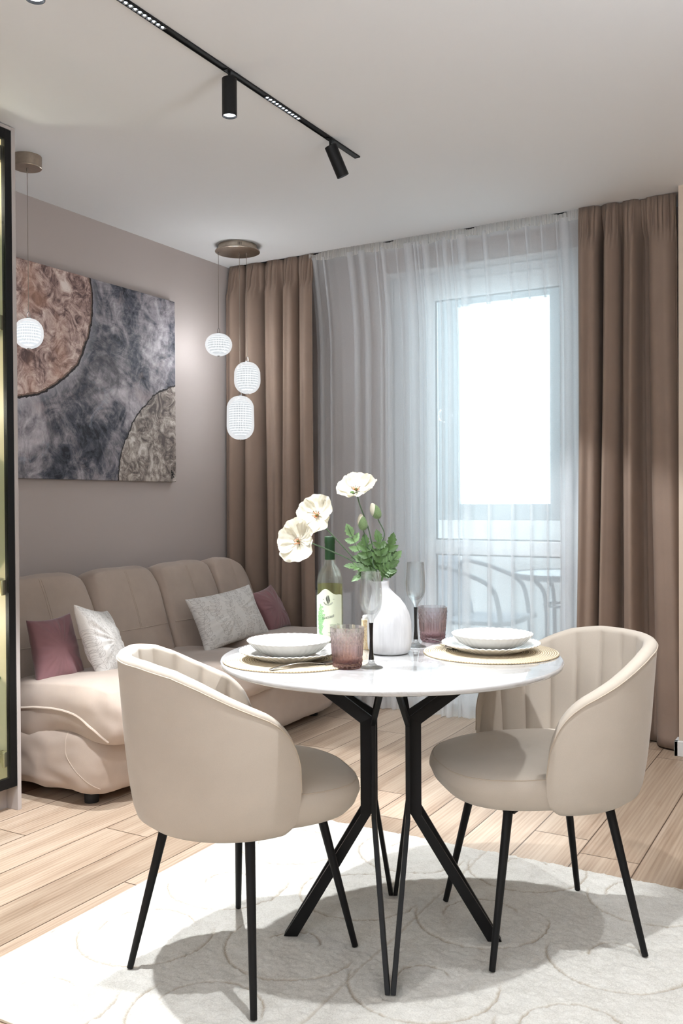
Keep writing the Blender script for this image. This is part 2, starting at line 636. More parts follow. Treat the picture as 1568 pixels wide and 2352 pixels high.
def spotlight(y, label, tilt=None, power=0, blend=0.25, ang=60, lit=True):
    """cylinder spot hanging under the track"""
    s = thing('track_spotlight', label, 'spotlight', (TX, y, CEIL), 0, 'black cylinder spotlights on the ceiling track')
    jz = CEIL - 0.022
    obj('stem', B().box(TX - 0.009, TX + 0.009, y - 0.02, y + 0.02, CEIL - 0.0056, CEIL - 0.001).tube([(TX, y, CEIL - 0.005), (TX, y, jz - 0.012)], 0.0048, 12), M['black'], s)
    ax = Vector(tilt).normalized() if tilt else Vector((0, 0, -1))
    top = Vector((TX, y, jz - 0.004)) if not tilt else Vector((TX, y, jz - 0.006))
    q = Vector((0, 0, -1)).rotation_difference(ax)

    def lat(prof, n=40):
        bb = B().lathe(prof, n)
        bb.v = [tuple(top + q @ Vector((p[0], p[1], p[2]))) for p in bb.v]
        return bb
    Ls, r = 0.124, 0.0245
    obj('body', lat([(0, -0.004), (0.010, -0.004), (0.011, 0.0), (r - 0.002, 0.0), (r, -0.002), (r, -Ls), (r - 0.0018, -Ls - 0.001), (r - 0.0025, -Ls + 0.004), (r - 0.004, -Ls + 0.012), (0, -Ls + 0.012)]), M['black'], s)
    obj('lens', lat([(0, -Ls + 0.006), (0.010, -Ls + 0.0075), (r - 0.0045, -Ls + 0.006), (r - 0.0045, -Ls + 0.009), (0, -Ls + 0.0095)]), M['led'] if lit else M['reflector'], s)
    if power:
        L = bpy.data.lights.new('spot lamp', 'SPOT')
        L.energy = power
        L.spot_size = R(ang)
        L.spot_blend = blend
        L.shadow_soft_size = 0.018
        L.color = (0.93, 0.965, 1.0)
        lo = bpy.data.objects.new('spot lamp', L)
        COL.objects.link(lo)
        lo.location = top + ax * (Ls + 0.006)
        lo.rotation_euler = ax.to_track_quat('-Z', 'Y').to_euler()
    return s


SPOT = 235
spotlight(1.62, 'black cylinder spotlight cut by the top edge of the photo', None, SPOT, 0.3, 75)
spotlight(2.43, 'black cylinder spotlight hanging straight down mid-way along the track', None, SPOT, 0.2, 60)
spotlight(3.083, 'black cylinder spotlight tilted near the end of the track', (0.27, 0.42, -1), SPOT * 0.6, 0.3, 60)


def room_lamp(name, kind, loc, power, col=(0.93, 0.965, 1.0), size=0.3, aim=None, **kw):
    L = bpy.data.lights.new(name, kind)
    L.energy = power
    L.color = col
    if kind == 'AREA':
        L.shape = 'RECTANGLE'
        L.size = size
        L.size_y = kw.get('sy', size)
    else:
        L.shadow_soft_size = size
    if kind == 'SPOT':
        L.spot_size = R(kw.get('ang', 80))
        L.spot_blend = kw.get('blend', 0.3)
    o = bpy.data.objects.new(name, L)
    COL.objects.link(o)
    o.location = loc
    if aim:
        o.rotation_euler = (Vector(aim) - Vector(loc)).to_track_quat('-Z', 'Y').to_euler()
    return o


# parallel row of ceiling spots, then two added fill lights out of view
room_lamp('ceiling spot lamp', 'SPOT', (-0.575, 1.60, 2.46), 135, size=0.02, aim=(-0.62, 1.75, 0), ang=110, blend=1.0)
room_lamp('ceiling spot lamp', 'SPOT', (0.0, 2.40, 2.46), 60, size=0.02, aim=(-0.5, 2.3, 0), ang=90, blend=1.0)
room_lamp('added fill light', 'AREA', (-0.6, -1.5, 2.52), 35, size=1.2, aim=(-0.6, -1.5, 0))
room_lamp('added fill light', 'AREA', (0.9, 0.2, 2.52), 10, size=0.6, aim=(0.9, 0.2, 0))

# added unseen uplights (behind the camera and to its right) brighten the ceiling
room_lamp('added ceiling uplight', 'AREA', (-0.8, -2.15, 2.12), 95, (0.84, 0.92, 1.0), 3.2, (-0.8, -1.9, 2.59), sy=0.12)
room_lamp('added ceiling uplight', 'AREA', (1.65, 1.6, 2.12), 62, (0.84, 0.92, 1.0), 0.12, (1.45, 1.6, 2.59), sy=3.6)

# ------------------------------------------------------------------ painting
def painting_mat():
    g = NG('abstract planets in oil')
    co = g.coord()
    x, y, z = g.sep(co)
    flat = g.comb(0.0, y, z)
    warp = g.noise(flat, 7, 4, 0.6)
    warp2 = g.noise(flat, 30, 3, 0.6)
    wv = g.math('ADD', g.math('MULTIPLY_ADD', warp, 0.05, -0.025), g.math('MULTIPLY_ADD', warp2, 0.016, -0.008))

    def dist(cy_, cz_):
        dy = g.math('SUBTRACT', y, cy_)
        dz = g.math('SUBTRACT', z, cz_)
        return g.math('SQRT', g.math('ADD', g.math('MULTIPLY', dy, dy), g.math('MULTIPLY', dz, dz))), dy, dz
    d1, dy1, dz1 = dist(0.37, 0.876)
    d2, dy2, dz2 = dist(1.65, -0.047)
    d1w, d2w = g.math('ADD', d1, wv), g.math('ADD', d2, wv)
    # ground: smoky greys with dark blots and pale streaks
    n1 = g.noise(flat, 3.2, 6, 0.66, 0.5)
    n2 = g.noise(flat, 9.0, 6, 0.7, 1.2)
    n3 = g.noise(g.mapping(flat, (1, 1, 1), (3.1, 5.2, 1.7)), 4.2, 5, 0.65, 0.8)
    ang = g.math('ARCTAN2', dz1, dy1)
    streak = g.noise(g.comb(g.math('MULTIPLY', ang, 16.0), g.math('MULTIPLY', d1, 1.6), 0.3), 1.6, 4, 0.7)
    m = g.math('ADD', g.math('MULTIPLY', n1, 0.52), g.math('ADD', g.math('MULTIPLY', n2, 0.36), g.math('MULTIPLY', streak, 0.13)))
    ground = g.ramp(m, [(0.42, (34, 36, 44)), (0.475, (82, 84, 94)), (0.52, (126, 122, 128)), (0.575, (164, 158, 164)), (0.66, (208, 202, 208))])
    ground = g.mix(g.ramp(n3, [(0.52, (0, 0, 0, 1)), (0.68, (0.75, 0.75, 0.75, 1))]), ground, lin((44, 46, 54)))
    ground = g.mix(g.ramp(g.noise(g.mapping(flat, (1, 1, 1), (1, 9, 4)), 5, 5, 0.7, 0.5), [(0.58, (0, 0, 0, 1)), (0.75, (0.6, 0.6, 0.6, 1))]), ground, lin((176, 160, 160)))
    ground = g.mix(g.ramp(g.noise(g.mapping(flat, (1, 1, 1), (7, 2, 6)), 6, 5, 0.7, 0.5), [(0.6, (0, 0, 0, 1)), (0.75, (0.55, 0.55, 0.55, 1))]), ground, lin((150, 164, 180)))
    # copper planet
    c1 = g.noise(flat, 11, 6, 0.72, 1.6)
    c2 = g.noise(g.mapping(flat, (1, 1, 1), (4, 4, 4)), 5, 4, 0.6, 0.8)
    cm = g.math('ADD', g.math('MULTIPLY', c1, 0.68), g.math('MULTIPLY', c2, 0.34))
    cop = g.ramp(cm, [(0.41, (88, 70, 68)), (0.465, (134, 110, 106)), (0.52, (176, 150, 142)), (0.57, (204, 182, 174)), (0.65, (232, 220, 214))])
    cop = g.mix(g.ramp(g.noise(flat, 3.4, 3, 0.6), [(0.5, (0, 0, 0, 1)), (0.7, (0.6, 0.6, 0.6, 1))]), cop, lin((190, 146, 124)))
    # stone planet
    s1 = g.noise(g.mapping(flat, (1, 1, 1), (2, 8, 1)), 13, 6, 0.72, 1.8)
    s2 = g.noise(g.mapping(flat, (1, 1, 1), (6, 1, 3)), 4, 4, 0.6)
    sm = g.math('ADD', g.math('MULTIPLY', s1, 0.72), g.math('MULTIPLY', s2, 0.3))
    stone = g.ramp(sm, [(0.42, (92, 84, 82)), (0.49, (136, 126, 120)), (0.55, (170, 160, 152)), (0.64, (216, 210, 206))])
    col = ground
    col = g.mix(g.math('MULTIPLY', g.ramp(g.math('SUBTRACT', d1w, 0.51), [(0.0, (1, 1, 1, 1)), (0.05, (0, 0, 0, 1))]), 0.45), col, lin((178, 176, 184)))
    col = g.mix(g.math('LESS_THAN', d1w, 0.512), col, lin((40, 34, 34)))
    col = g.mix(g.math('LESS_THAN', d1w, 0.502), col, lin((120, 96, 86)))
    col = g.mix(g.math('LESS_THAN', d1w, 0.494), col, cop)
    col = g.mix(g.math('LESS_THAN', d2w, 0.608), col, lin((48, 44, 44)))
    col = g.mix(g.math('LESS_THAN', d2w, 0.600), col, stone)
    g.set(col=col, rough=0.6, spec=0.3)
    g.bump(g.math('ADD', c1, n2), 0.35, 0.004)
    return g.m


pic = thing('painting', 'large abstract canvas of copper and grey planets on the taupe wall', 'painting', (XL, 2.43, 1.28))
b = B().box(XL + 0.002, XL + 0.032, 2.43, 3.93, 1.281, 2.281)
obj('canvas', b, painting_mat(), pic, smooth=False, bevel=0.003)
sg = B()
sx = XL + 0.0335
for pts in ([(3.889, 1.346), (3.894, 1.325), (3.889, 1.300)], [(3.887, 1.335), (3.905, 1.330), (3.896, 1.318), (3.909, 1.308), (3.890, 1.300)], [(3.882, 1.318), (3.912, 1.322)]):
    sg.tube([(sx, p[0], p[1]) for p in smooth_path([(a, c, 0) for a, c in pts], 5)], 0.0018, 6)
obj('signature', sg, M['black_soft'], pic, label='small black monogram in the corner')

# ------------------------------------------------------------------ pendant lamps
def globe_mat(name, c, kz, n, white, dot):
    g = NG(name)
    x, y, z = g.sep(g.coord())
    a = g.math('ARCTAN2', g.math('SUBTRACT', y, c[1]), g.math('SUBTRACT', x, c[0]))
    s = g.math('MULTIPLY', g.math('SINE', g.math('MULTIPLY', a, n)), g.math('SINE', g.math('MULTIPLY', z, kz)))
    mask = g.ramp(g.math('ABSOLUTE', s), [(0.34, (0, 0, 0, 1)), (0.6, (1, 1, 1, 1))])
    e = g.n('ShaderNodeEmission')
    g.put(e.inputs[0], g.mix(mask, (0.93 * white, 0.97 * white, 1.0 * white, 1), (0.60 * dot, 0.68 * dot, 0.78 * dot, 1)))
    e.inputs[1].default_value = 1.0
    g.t.links.new(e.outputs[0], g.o.inputs[0])
    return g.m


def shell_mat():
    g = NG('clear acrylic with glowing edge')
    tr = g.n('ShaderNodeBsdfTransparent')
    e = g.n('ShaderNodeEmission')
    e.inputs[0].default_value = (0.93, 0.97, 1, 1)
    e.inputs[1].default_value = 1.3
    gs = g.n('ShaderNodeBsdfGlossy')
    gs.inputs['Roughness'].default_value = 0.05
    m1 = g.n('ShaderNodeMixShader')
    m1.inputs[0].default_value = 0.08
    m2 = g.n('ShaderNodeMixShader')
    m2.inputs[0].default_value = 0.4
    g.t.links.new(e.outputs[0], m1.inputs[1])
    g.t.links.new(gs.outputs[0], m1.inputs[2])
    g.t.links.new(tr.outputs[0], m2.inputs[1])
    g.t.links.new(m1.outputs[0], m2.inputs[2])
    g.t.links.new(m2.outputs[0], g.o.inputs[0])
    return g.m


M['shell'] = shell_mat()
M['cord'] = plain('steel lamp wire', (150, 140, 130), 0.4, 0.7)


def capsule(r, hh, k=1.0, n=14):
    """profile of a globe with half height hh (a straight waist where hh > r)"""
    pr = []
    ry = min(r, hh)
    for i in range(n + 1):
        a = -PI / 2 + PI * i / n
        off = (hh - ry) * (1 if a > 0 else -1)
        cs = max(0.0, math.cos(a))
        pr.append((r * k * cs ** 0.85 if 0 < i < n else 0.0, (ry * math.sin(a) + off) * k))
    return pr


def globe(parent, c, r, hh, ztop, cordx, name, kz, n, power, white=1.1, dot=0.16):
    base = parent.matrix_basis.translation
    lc = tuple(Vector(c) - base)
    gl = obj('globe', B().lathe(capsule(r, hh), 40, c), M['shell'], parent, label='glowing etched acrylic globe')
    obj('etched_core', B().lathe(capsule(r, hh, 0.82), 40, c), globe_mat(name, lc, kz, n, white, dot), gl)
    obj('end_cap', B().lathe([(0, -hh - 0.005), (0.006, -hh - 0.004), (0.008, -hh + 0.001), (0, -hh + 0.003)], 12, c), M['chrome'], gl)
    hook = B().lathe([(0.011, hh - 0.001), (0.009, hh + 0.004), (0, hh + 0.005)], 14, c)
    hook.tube(smooth_path([(c[0] - 0.008, c[1], c[2] + hh + 0.002), (c[0] - 0.007, c[1], c[2] + hh + 0.02), (c[0], c[1], c[2] + hh + 0.028), (c[0] + 0.007, c[1], c[2] + hh + 0.02), (c[0] + 0.008, c[1], c[2] + hh + 0.002)], 4), 0.0016, 7)
    obj('hook', hook, M['chrome'], gl)
    obj('cord', B().tube([(cordx[0], cordx[1], ztop), (c[0], c[1], c[2] + hh + 0.027)], 0.0014, 6).lathe([(0.0035, 0), (0.0035, 0.012), (0, 0.013)], 10, (cordx[0], cordx[1], ztop - 0.012)), M['cord'], parent)
    L = bpy.data.lights.new('globe light', 'POINT')
    L.energy = power
    L.color = (0.93, 0.97, 1)
    L.shadow_soft_size = r * 1.02
    lo = bpy.data.objects.new('globe light', L)
    COL.objects.link(lo)
    lo.location = c


pc = (-3.02, 4.105)
p = thing('pendant_lamp', 'brushed nickel pendant lamp with three glowing globes in the corner', 'pendant lamp', (pc[0], pc[1], CEIL))
cb = B().lathe([(0, 0.0), (0.107, 0.0), (0.107, -0.028), (0.105, -0.030), (0, -0.030)], 56, (pc[0], pc[1], CEIL))
can = obj('canopy', cb, M['steel'], p)
sl = B()
for k in range(3):
    a = R(-52 + 4.5 * k)
    sl.obox((pc[0] + 0.1072 * math.cos(a), pc[1] + 0.1072 * math.sin(a), CEIL - 0.015), (-math.sin(a), math.cos(a), 0), (math.cos(a), math.sin(a), 0), (0, 0, 1), 0.0015, 0.0006, 0.008)
obj('vent_slot', sl, M['black_soft'], can, smooth=False)
obj('canopy_plate', B().lathe([(0, -0.030), (0.121, -0.030), (0.124, -0.032), (0.124, -0.036), (0.121, -0.038), (0, -0.038)], 64, (pc[0], pc[1], CEIL)), M['steel'], p)
globe(p, (-3.11, 4.046, 2.041), 0.0745, 0.062, CEIL - 0.038, (-3.108, 4.046), 'etched globe round', 240, 20, 14)
globe(p, (-2.985, 4.140, 1.859), 0.0735, 0.089, CEIL - 0.038, (-2.985, 4.140), 'etched globe oval', 240, 20, 15)
globe(p, (-3.012, 4.110, 1.636), 0.0765, 0.122, CEIL - 0.038, (-3.012, 4.110), 'etched globe tall', 240, 20, 18)

q2 = (-2.98, 2.608)
p = thing('pendant_lamp', 'small brushed nickel pendant lamp with one glowing globe beside the glass cabinet', 'pendant lamp', (q2[0], q2[1], CEIL))
obj('canopy', B().lathe([(0, 0), (0.058, 0), (0.058, -0.046), (0.056, -0.048), (0, -0.048)], 44, (q2[0], q2[1], CEIL)), M['steel'], p)
globe(p, (q2[0], q2[1], 1.866), 0.059, 0.062, CEIL - 0.048, q2, 'etched globe single', 260, 20, 7.0, 1.2, 0.5)

# ------------------------------------------------------------------ curtains
M['drape'] = velvet('brown blackout cloth', (138, 119, 106), 0.08, 0.05, 700, 0.08)
M['drape_l'] = M['drape']


def drape(name, label, x0, x1, y0, folds, seed, z1, slots, flare=0.0):
    """folds: list of (start, depth) valleys in 0..1 along the width"""
    rs = random.Random(seed)
    ns = len(folds)
    cuts = folds + [1.0]
    wob = [(rs.uniform(-1, 1), rs.uniform(0, 6)) for _ in range(ns)]
    deep = [(rs.uniform(0.62, 1.0), rs.uniform(-1, 1)) for _ in range(ns)]
    widths = list(slots)

    def fn(s, v):
        z = lerp(0.008, z1, v)
        k = max(i for i in range(ns) if cuts[i] <= s + 1e-9)
        t = (s - cuts[k]) / (cuts[k + 1] - cuts[k])
        top = max(0.0, (v - 0.93) / 0.07)
        depth = lerp(0.125, 0.035, top ** 0.5 if top > 0 else 0)
        wl = widths[k] if t < 0.5 else widths[(k + 1) % ns]
        lobe = math.sin(PI / 2 * min(1.0, max(0.0, (min(t, 1 - t) - wl) / (0.5 - wl)) * 1.3)) ** 0.34
        sub = 0.010 * math.sin(2 * PI * t * 1.5 + wob[k][1]) * (1 - top)
        if (k == 0 and t < 0.5) or (k == ns - 1 and t > 0.5):
            lobe = 0.93 + 0.07 * lobe
        depth += 0.05 * (1 - top)
        y = y0 + 0.112 - 0.05 * top - depth * deep[k][0] * lobe * (1 + 0.35 * deep[k][1] * (t - 0.5)) - sub - 0.085 * top * (1 - 0.6 * top)
        x = lerp(x0, x1, s) + 0.035 * wob[k][0] * math.sin(PI * t) * (1 - v) + 0.012 * (1 - v) * math.sin(3 * v + wob[k][1])
        x += flare * (1 - v) ** 2 * (s - 0.5)
        if top > 0:
            y += 0.010 * math.sin(s * 2 * PI * 26 + 2 * math.sin(s * 19)) * math.sin(PI * min(1, top * 1.1)) ** 0.5
            x += 0.004 * math.sin(s * 2 * PI * 17 + 5 * v)
        if v < 0.05:
            y -= 0.02 * (1 - v / 0.05) * abs(math.sin(PI * t))
        return (x, y, z)
    bb = B().grid(fn, ns * 40, 56)
    o = obj(name, bb, M['drape'], None, angle=180, solid=0.003)
    return tag(o, label, 'curtain', 'brown curtains at the window')


drape('curtain', 'brown floor-length curtain in the corner behind the three-globe lamp', -3.325, -2.735, 4.452, [0, .17, .40, .63, .80], 3, 2.588, [.03, .05, .10, .05, .04])
drape('curtain', 'brown floor-length curtain between the balcony door and the beige wall', -1.205, -0.757, 4.430, [0, .22, .43, .64], 8, 2.588, [.04, .09, .07, .15], 0.04)

M['sheer'] = sheer_mat('white voile', (247, 248, 250), 0.50)
M['tape'] = sheer_mat('gathered voile band', (236, 234, 230), 0.8)


def sheer():
    rs = random.Random(21)
    pts = []          # x-run, y, drift
    x = 0.0
    segs = []
    while x < 1.0:
        L = rs.choice([0.010, 0.025, 0.04, 0.06, 0.075])
        segs.append(('flat', L))
        x += L
        if rs.random() < 0.72:
            segs.append(('pleat', rs.choice([0.003, 0.004, 0.006, 0.016, 0.026, 0.036])))
    X = 0.0
    line = [(0.0, 0.0, 0.0)]
    for kind, L in segs:
        dr = rs.uniform(-1, 1)
        if kind == 'flat':
            for k in range(1, 5):
                line.append((X + L * k / 4, 0.006 * math.sin(PI * k / 4) * rs.uniform(-1, 1), dr * 0.3))
            X += L
        else:
            line += [(X + L, -0.006, dr), (X + L + 0.0012, -0.010, dr), (X + 0.0008, -0.016, dr), (X - 0.0004, -0.019, dr), (X + L * 0.5, -0.021, dr), (X + L, -0.022, dr * 0.6)]
            X += L
            line.append((X + 0.003, -0.004, 0))
            X += 0.003
    x0, x1 = -2.765, -1.190
    sx = (x1 - x0) / X
    line = [(x0 + a * sx, c, e) for a, c, e in line]
    nv = 30

    def row(v):
        z = lerp(0.006, 2.556, v)
        o = []
        for i, (a, c, e) in enumerate(line):
            k = 1 - v
            o.append((a + 0.015 * e * k + 0.006 * k * math.sin(a * 9 + 2.5 * k), 4.535 - 0.085 * max(0, (v - 0.8) / 0.2) ** 1.5 + c * (0.9 + 0.8 * k) + 0.018 * k * math.sin(a * 17 + 1.3) + (0.012 * math.sin(a * 40) * (k - 0.96) / 0.04 if k > 0.96 else 0), z))
        return o
    bb = B()
    rows = [row(j / nv) for j in range(nv + 1)]
    n = len(line)
    vs = [p for r_ in rows for p in r_]
    fs = [(j * n + i, j * n + i + 1, (j + 1) * n + i + 1, (j + 1) * n + i) for j in range(nv) for i in range(n - 1)]
    bb.add(vs, fs)
    o = obj('sheer_curtain', bb, M['sheer'], None, angle=180)
    tag(o, 'white translucent sheer curtain hung across the balcony door', 'curtain')

    def tape(s, v):
        a = lerp(x0, x1, s)
        return (a + 0.002 * math.sin(s * 900), 4.443 + 0.007 * math.sin(s * 620 + 3 * math.sin(s * 50)) * (0.5 + 0.5 * math.sin(PI * v)), 2.541 + 0.048 * v + 0.004 * math.sin(s * 63) * (1 - v) - 0.012 * max(0, math.sin(s * 21 + 1)) ** 8 * v)
    obj('heading_tape', B().grid(tape, 620, 5), M['tape'], o, world=False, angle=180, label='gathered band along the top')


sheer()
rail = obj('curtain_rail', B().box(-3.34, -0.785, 4.458, 4.472, CEIL - 0.004, CEIL - 0.0006).box(-3.34, -0.785, 4.476, 4.492, CEIL - 0.004, CEIL - 0.0006), M['black'], None, smooth=False)
tag(rail, 'black double curtain rail along the ceiling above the balcony door', 'curtain rail')

# ------------------------------------------------------------------ radiator behind the sheer curtain
ra = thing('radiator', 'white panel radiator on the taupe wall behind the sheer curtain', 'radiator', (-2.86, 4.60, 0.12))
b = B().box(-3.25, -2.585, 4.585, 4.60, 0.13, 0.63).box(-3.25, -2.585, 4.64, 4.655, 0.13, 0.63)
for k in range(13):
    b.box(-3.235 + 0.05 * k, -3.205 + 0.05 * k, 4.580, 4.586, 0.17, 0.59)
obj('panel', b, M['upvc'], ra, smooth=False, bevel=0.003)
b = B().box(-3.25, -2.585, 4.585, 4.655, 0.628, 0.637)
obj('top_grille', b, M['upvc'], ra, smooth=False)
obj('pipe', B().tube([(-2.62, 4.62, 0.14), (-2.62, 4.62, 0.002)], 0.009, 10), M['upvc'], ra)

# ------------------------------------------------------------------ glass cabinet
M['carcass'] = plain('light greige board', (178, 170, 166), 0.5, bump=(200, 0.03))
M['interior'] = plain('warm cream board', (226, 212, 176), 0.5)
M['brass'] = plain('nickel hinge', (206, 196, 160), 0.3, 0.9)
M['shelf'] = glass_mat('green edged shelf glass', (225, 245, 232), 0, 1.45, 0.5)
CX = -2.79
c = thing('glass_cabinet', 'tall lit display cabinet with a black framed glass door', 'cabinet', (-3.07, 2.14, 0))
obj('carcass', B().box(-3.345, CX, 2.368, 2.385, 0, 2.586).box(-3.345, CX, 1.895, 1.912, 0, 2.586).box(-3.345, CX, 1.912, 2.368, 2.573, 2.586), M['carcass'], c, smooth=False, bevel=0.001)
obj('plinth', B().box(-2.868, -2.852, 1.913, 2.367, 0, 0.085), M['carcass'], c, smooth=False)
b = B().box(-3.344, -3.336, 1.913, 2.367, 0.09, 2.572).box(-3.335, -2.83, 1.913, 1.918, 0.10, 2.572).box(-3.335, -2.83, 2.362, 2.367, 0.10, 2.572).box(-3.335, -2.83, 1.919, 2.361, 0.085, 0.10).box(-3.335, -2.83, 1.919, 2.361, 2.562, 2.572)
obj('lining', b, M['interior'], c, smooth=False)
for z in (0.50, 0.92, 1.346, 1.78, 2.206):
    obj('shelf', B().box(-3.334, -2.87, 1.92, 2.36, z - 0.004, z + 0.004), M['shelf'], c, smooth=False)
dr = obj('door', B().box(CX - 0.021, CX - 0.001, 2.3365, 2.3665, 0.094, 2.572).box(CX - 0.021, CX - 0.001, 1.913, 1.951, 0.094, 2.572).box(CX - 0.021, CX - 0.001, 1.951, 2.3365, 0.094, 0.132).box(CX - 0.021, CX - 0.001, 1.951, 2.3365, 2.534, 2.572), M['black'], c, smooth=False, bevel=0.001)
obj('glass', B().box(CX - 0.010, CX - 0.006, 1.951, 2.3365, 0.132, 2.534), M['pane'], dr, smooth=False)
for z in (0.20, 0.85, 1.848, 2.485):
    hb = B().box(-2.835, -2.812, 2.330, 2.348, z - 0.028, z + 0.028).box(-2.86, -2.835, 2.330, 2.3615, z - 0.008, z + 0.008).box(-2.90, -2.86, 2.350, 2.3615, z - 0.024, z + 0.024).tube([(-2.8118, 2.322, z - 0.028), (-2.8118, 2.322, z + 0.028)], 0.006, 8)
    obj('hinge', hb, M['brass'], dr, bevel=0.001)
obj('led_strip', B().box(-2.90, -2.89, 1.93, 2.35, 2.556, 2.5615), emit_mat('warm led strip', (255, 236, 190), 12), c, smooth=False)
for z in (2.4, 1.55, 0.7):
    room_lamp('cabinet lamp', 'POINT', (-3.05, 2.15, z), 4.5, (1, 0.92, 0.78), 0.03)

# ------------------------------------------------------------------ sofa
M['sofa'] = velvet('beige velour', (176, 160, 148), 0.25, 0.06, 800, 0.1)
M['sofa_pipe'] = velvet('beige piping', (184, 168, 155), 0.25, 0.03, 800, 0.05)


def puff_fn(c, half, e, ry=0.0, rz=0.0, wr=0.004, seed=0.0, shape=None):
    Rm = Matrix.Rotation(rz, 3, 'Z') @ Matrix.Rotation(ry, 3, 'Y')
    cc = Vector(c)

    def fn(p):
        x, y, z = p
        L = (abs(x) ** e[0] + abs(y) ** e[1] + abs(z) ** e[2]) ** (1.0 / max(e))
        q = Vector((x, y, z)) / L
        q = Vector((q.x * half[0], q.y * half[1], q.z * half[2]))
        if shape:
            q = shape(q)
        if wr:
            n = mnoise.noise((q.x * 6 + seed, q.y * 6 - seed, q.z * 8 + 2 * seed))
            n2 = mnoise.noise((q.x * 18 + seed, q.y * 18, q.z * 20))
            q = q * (1 + (n * 0.8 + n2 * 0.35) * wr / max(0.08, min(half)))
        return cc + Rm @ q
    return fn


so = thing('sofa', 'beige velour sofa with puffy arms and channelled back against the taupe wall', 'sofa', (-2.93, 3.42, 0))
# base
base_fn = puff_fn((-2.915, 3.40, 0.172), (0.42, 0.925, 0.132), (7, 12, 5), 0, 0, 0.004, 1.0)
bs = obj('base', B().sbox(base_fn, 30), M['sofa'], so, angle=180)
sm = B()
for yy in (-0.94,):
    pts = []
    for k in range(13):
        zz = 0.95 - 1.75 * k / 12
        pts.append(base_fn((0.62 + 0.36 * max(0, (k - 4) / 8) ** 1.5, -1.0, zz)))
    sm.tube(smooth_path(pts, 3), 0.0022, 6)
obj('seam', sm, M['sofa_pipe'], bs)
for x, y in ((-2.62, 2.58), (-2.62, 4.22), (-3.22, 2.58), (-3.22, 4.22)):
    obj('foot', B().lathe([(0, 0), (0.028, 0), (0.03, 0.055), (0, 0.056)], 16, (x, y, 0)), M['black_soft'], so)
# seat cushion
obj('seat_cushion', B().sbox(puff_fn((-2.80, 3.28, 0.345), (0.37, 0.46, 0.098), (5, 6, 3.2), R(-2), 0, 0.004, 2.0), 26), M['sofa'], so, angle=180)


# arm pillows: thick, drooping over the front
def arm_shape(q):
    t = min(1.0, max(0.0, (q.x + 0.37) / 0.74))
    q.z += -0.050 * (1 - t) ** 1.6 - 0.030 * max(0, t - 0.80) / 0.2
    if q.z < 0:
        q.z += min(1.0, -q.z / 0.05) * 0.045 * math.sin(PI * min(1, max(0, t - 0.35) / 0.45)) + q.z * 0.3 * (1 - t)
    return q


def wrinkled(fn0):
    return fn0


for (cy_, hy, nm, sd) in ((2.675, 0.205, 'near', 3.0), (4.055, 0.27, 'far', 5.0)):
    fn = puff_fn((-2.755, cy_, 0.375), (0.37, hy, 0.118), (4.2, 5, 2.8), 0, 0, 0.005, sd, arm_shape)
    ar = obj('armrest', B().sbox(fn, 30), M['sofa'], so, angle=180)
    if nm == 'near':
        pts = [fn((lerp(-0.98, 0.985, k / 22), -1.0, interp(k / 22, [0, .35, .55, .72, .86, .95, 1], [0.10, 0.12, 0.10, -0.10, -0.45, -0.74, -0.9]))) for k in range(23)]
        pts = [q_ + Vector((0, -0.0005, 0)) for q_ in pts]
        obj('piping', B().tube(smooth_path(pts, 4), 0.0055, 8), M['sofa_pipe'], ar)

# back: four channelled sections leaning on the wall
secs = [(2.40, 2.885), (2.875, 3.355), (3.345, 3.835), (3.825, 4.355)]
secs = [(2.50, 3.095), (3.085, 3.565), (3.555, 4.02), (4.01, 4.335)]
for k, (y0, y1) in enumerate(secs):
    hy = (y1 - y0) / 2
    last = (k == 3)

    def bshape(q, hy=hy, last=last):
        t = min(1.0, max(0.0, (q.z + 0.29) / 0.58))
        q.x += -0.02 * t * t
        if last:
            q.z -= 0.11 * max(0, q.y / hy) ** 2.2 * max(0, t)
        return q
    fn = puff_fn((-3.145, (y0 + y1) / 2, 0.575), (0.105, hy, 0.285), (3, 5.5, 4.5), R(-17), 0, 0.003, 7.0 + k, bshape)
    se = obj('backrest', B().sbox(fn, 26), M['sofa'], so, angle=180)
    sb = B()
    for dy in (-0.02, 0.02):
        sb.tube([fn((1, dy, lerp(-0.15, 0.97, i / 16))) + Vector((0.0005, 0, 0)) for i in range(17)], 0.0013, 5)
    sb.tube([fn((1, lerp(-0.97, 0.97, i / 16), -0.16)) + Vector((0.0005, 0, 0)) for i in range(17)], 0.0022, 6)
    obj('seam', sb, M['sofa_pipe'], se)

# ------------------------------------------------------------------ scatter cushions
def ink_mat():
    g = NG('linen printed with leaf outlines')
    a = g.n('ShaderNodeAttribute', attribute_name='ink')
    co = g.coord()
    f = g.noise(co, 700, 2, 0.5)
    base = g.ramp(f, [(0.3, (206, 202, 198)), (0.7, (228, 225, 221))])
    g.set(col=g.mix(a.outputs['Fac'], base, lin((132, 124, 120))), rough=0.9, spec=0.1, sheen=0.1)
    g.bump(f, 0.15, 0.001)
    return g.m


M['ink'] = ink_mat()
M['rose'] = velvet('dusty rose velvet', (130, 95, 98), 0.35, 0.10, 700, 0.12)


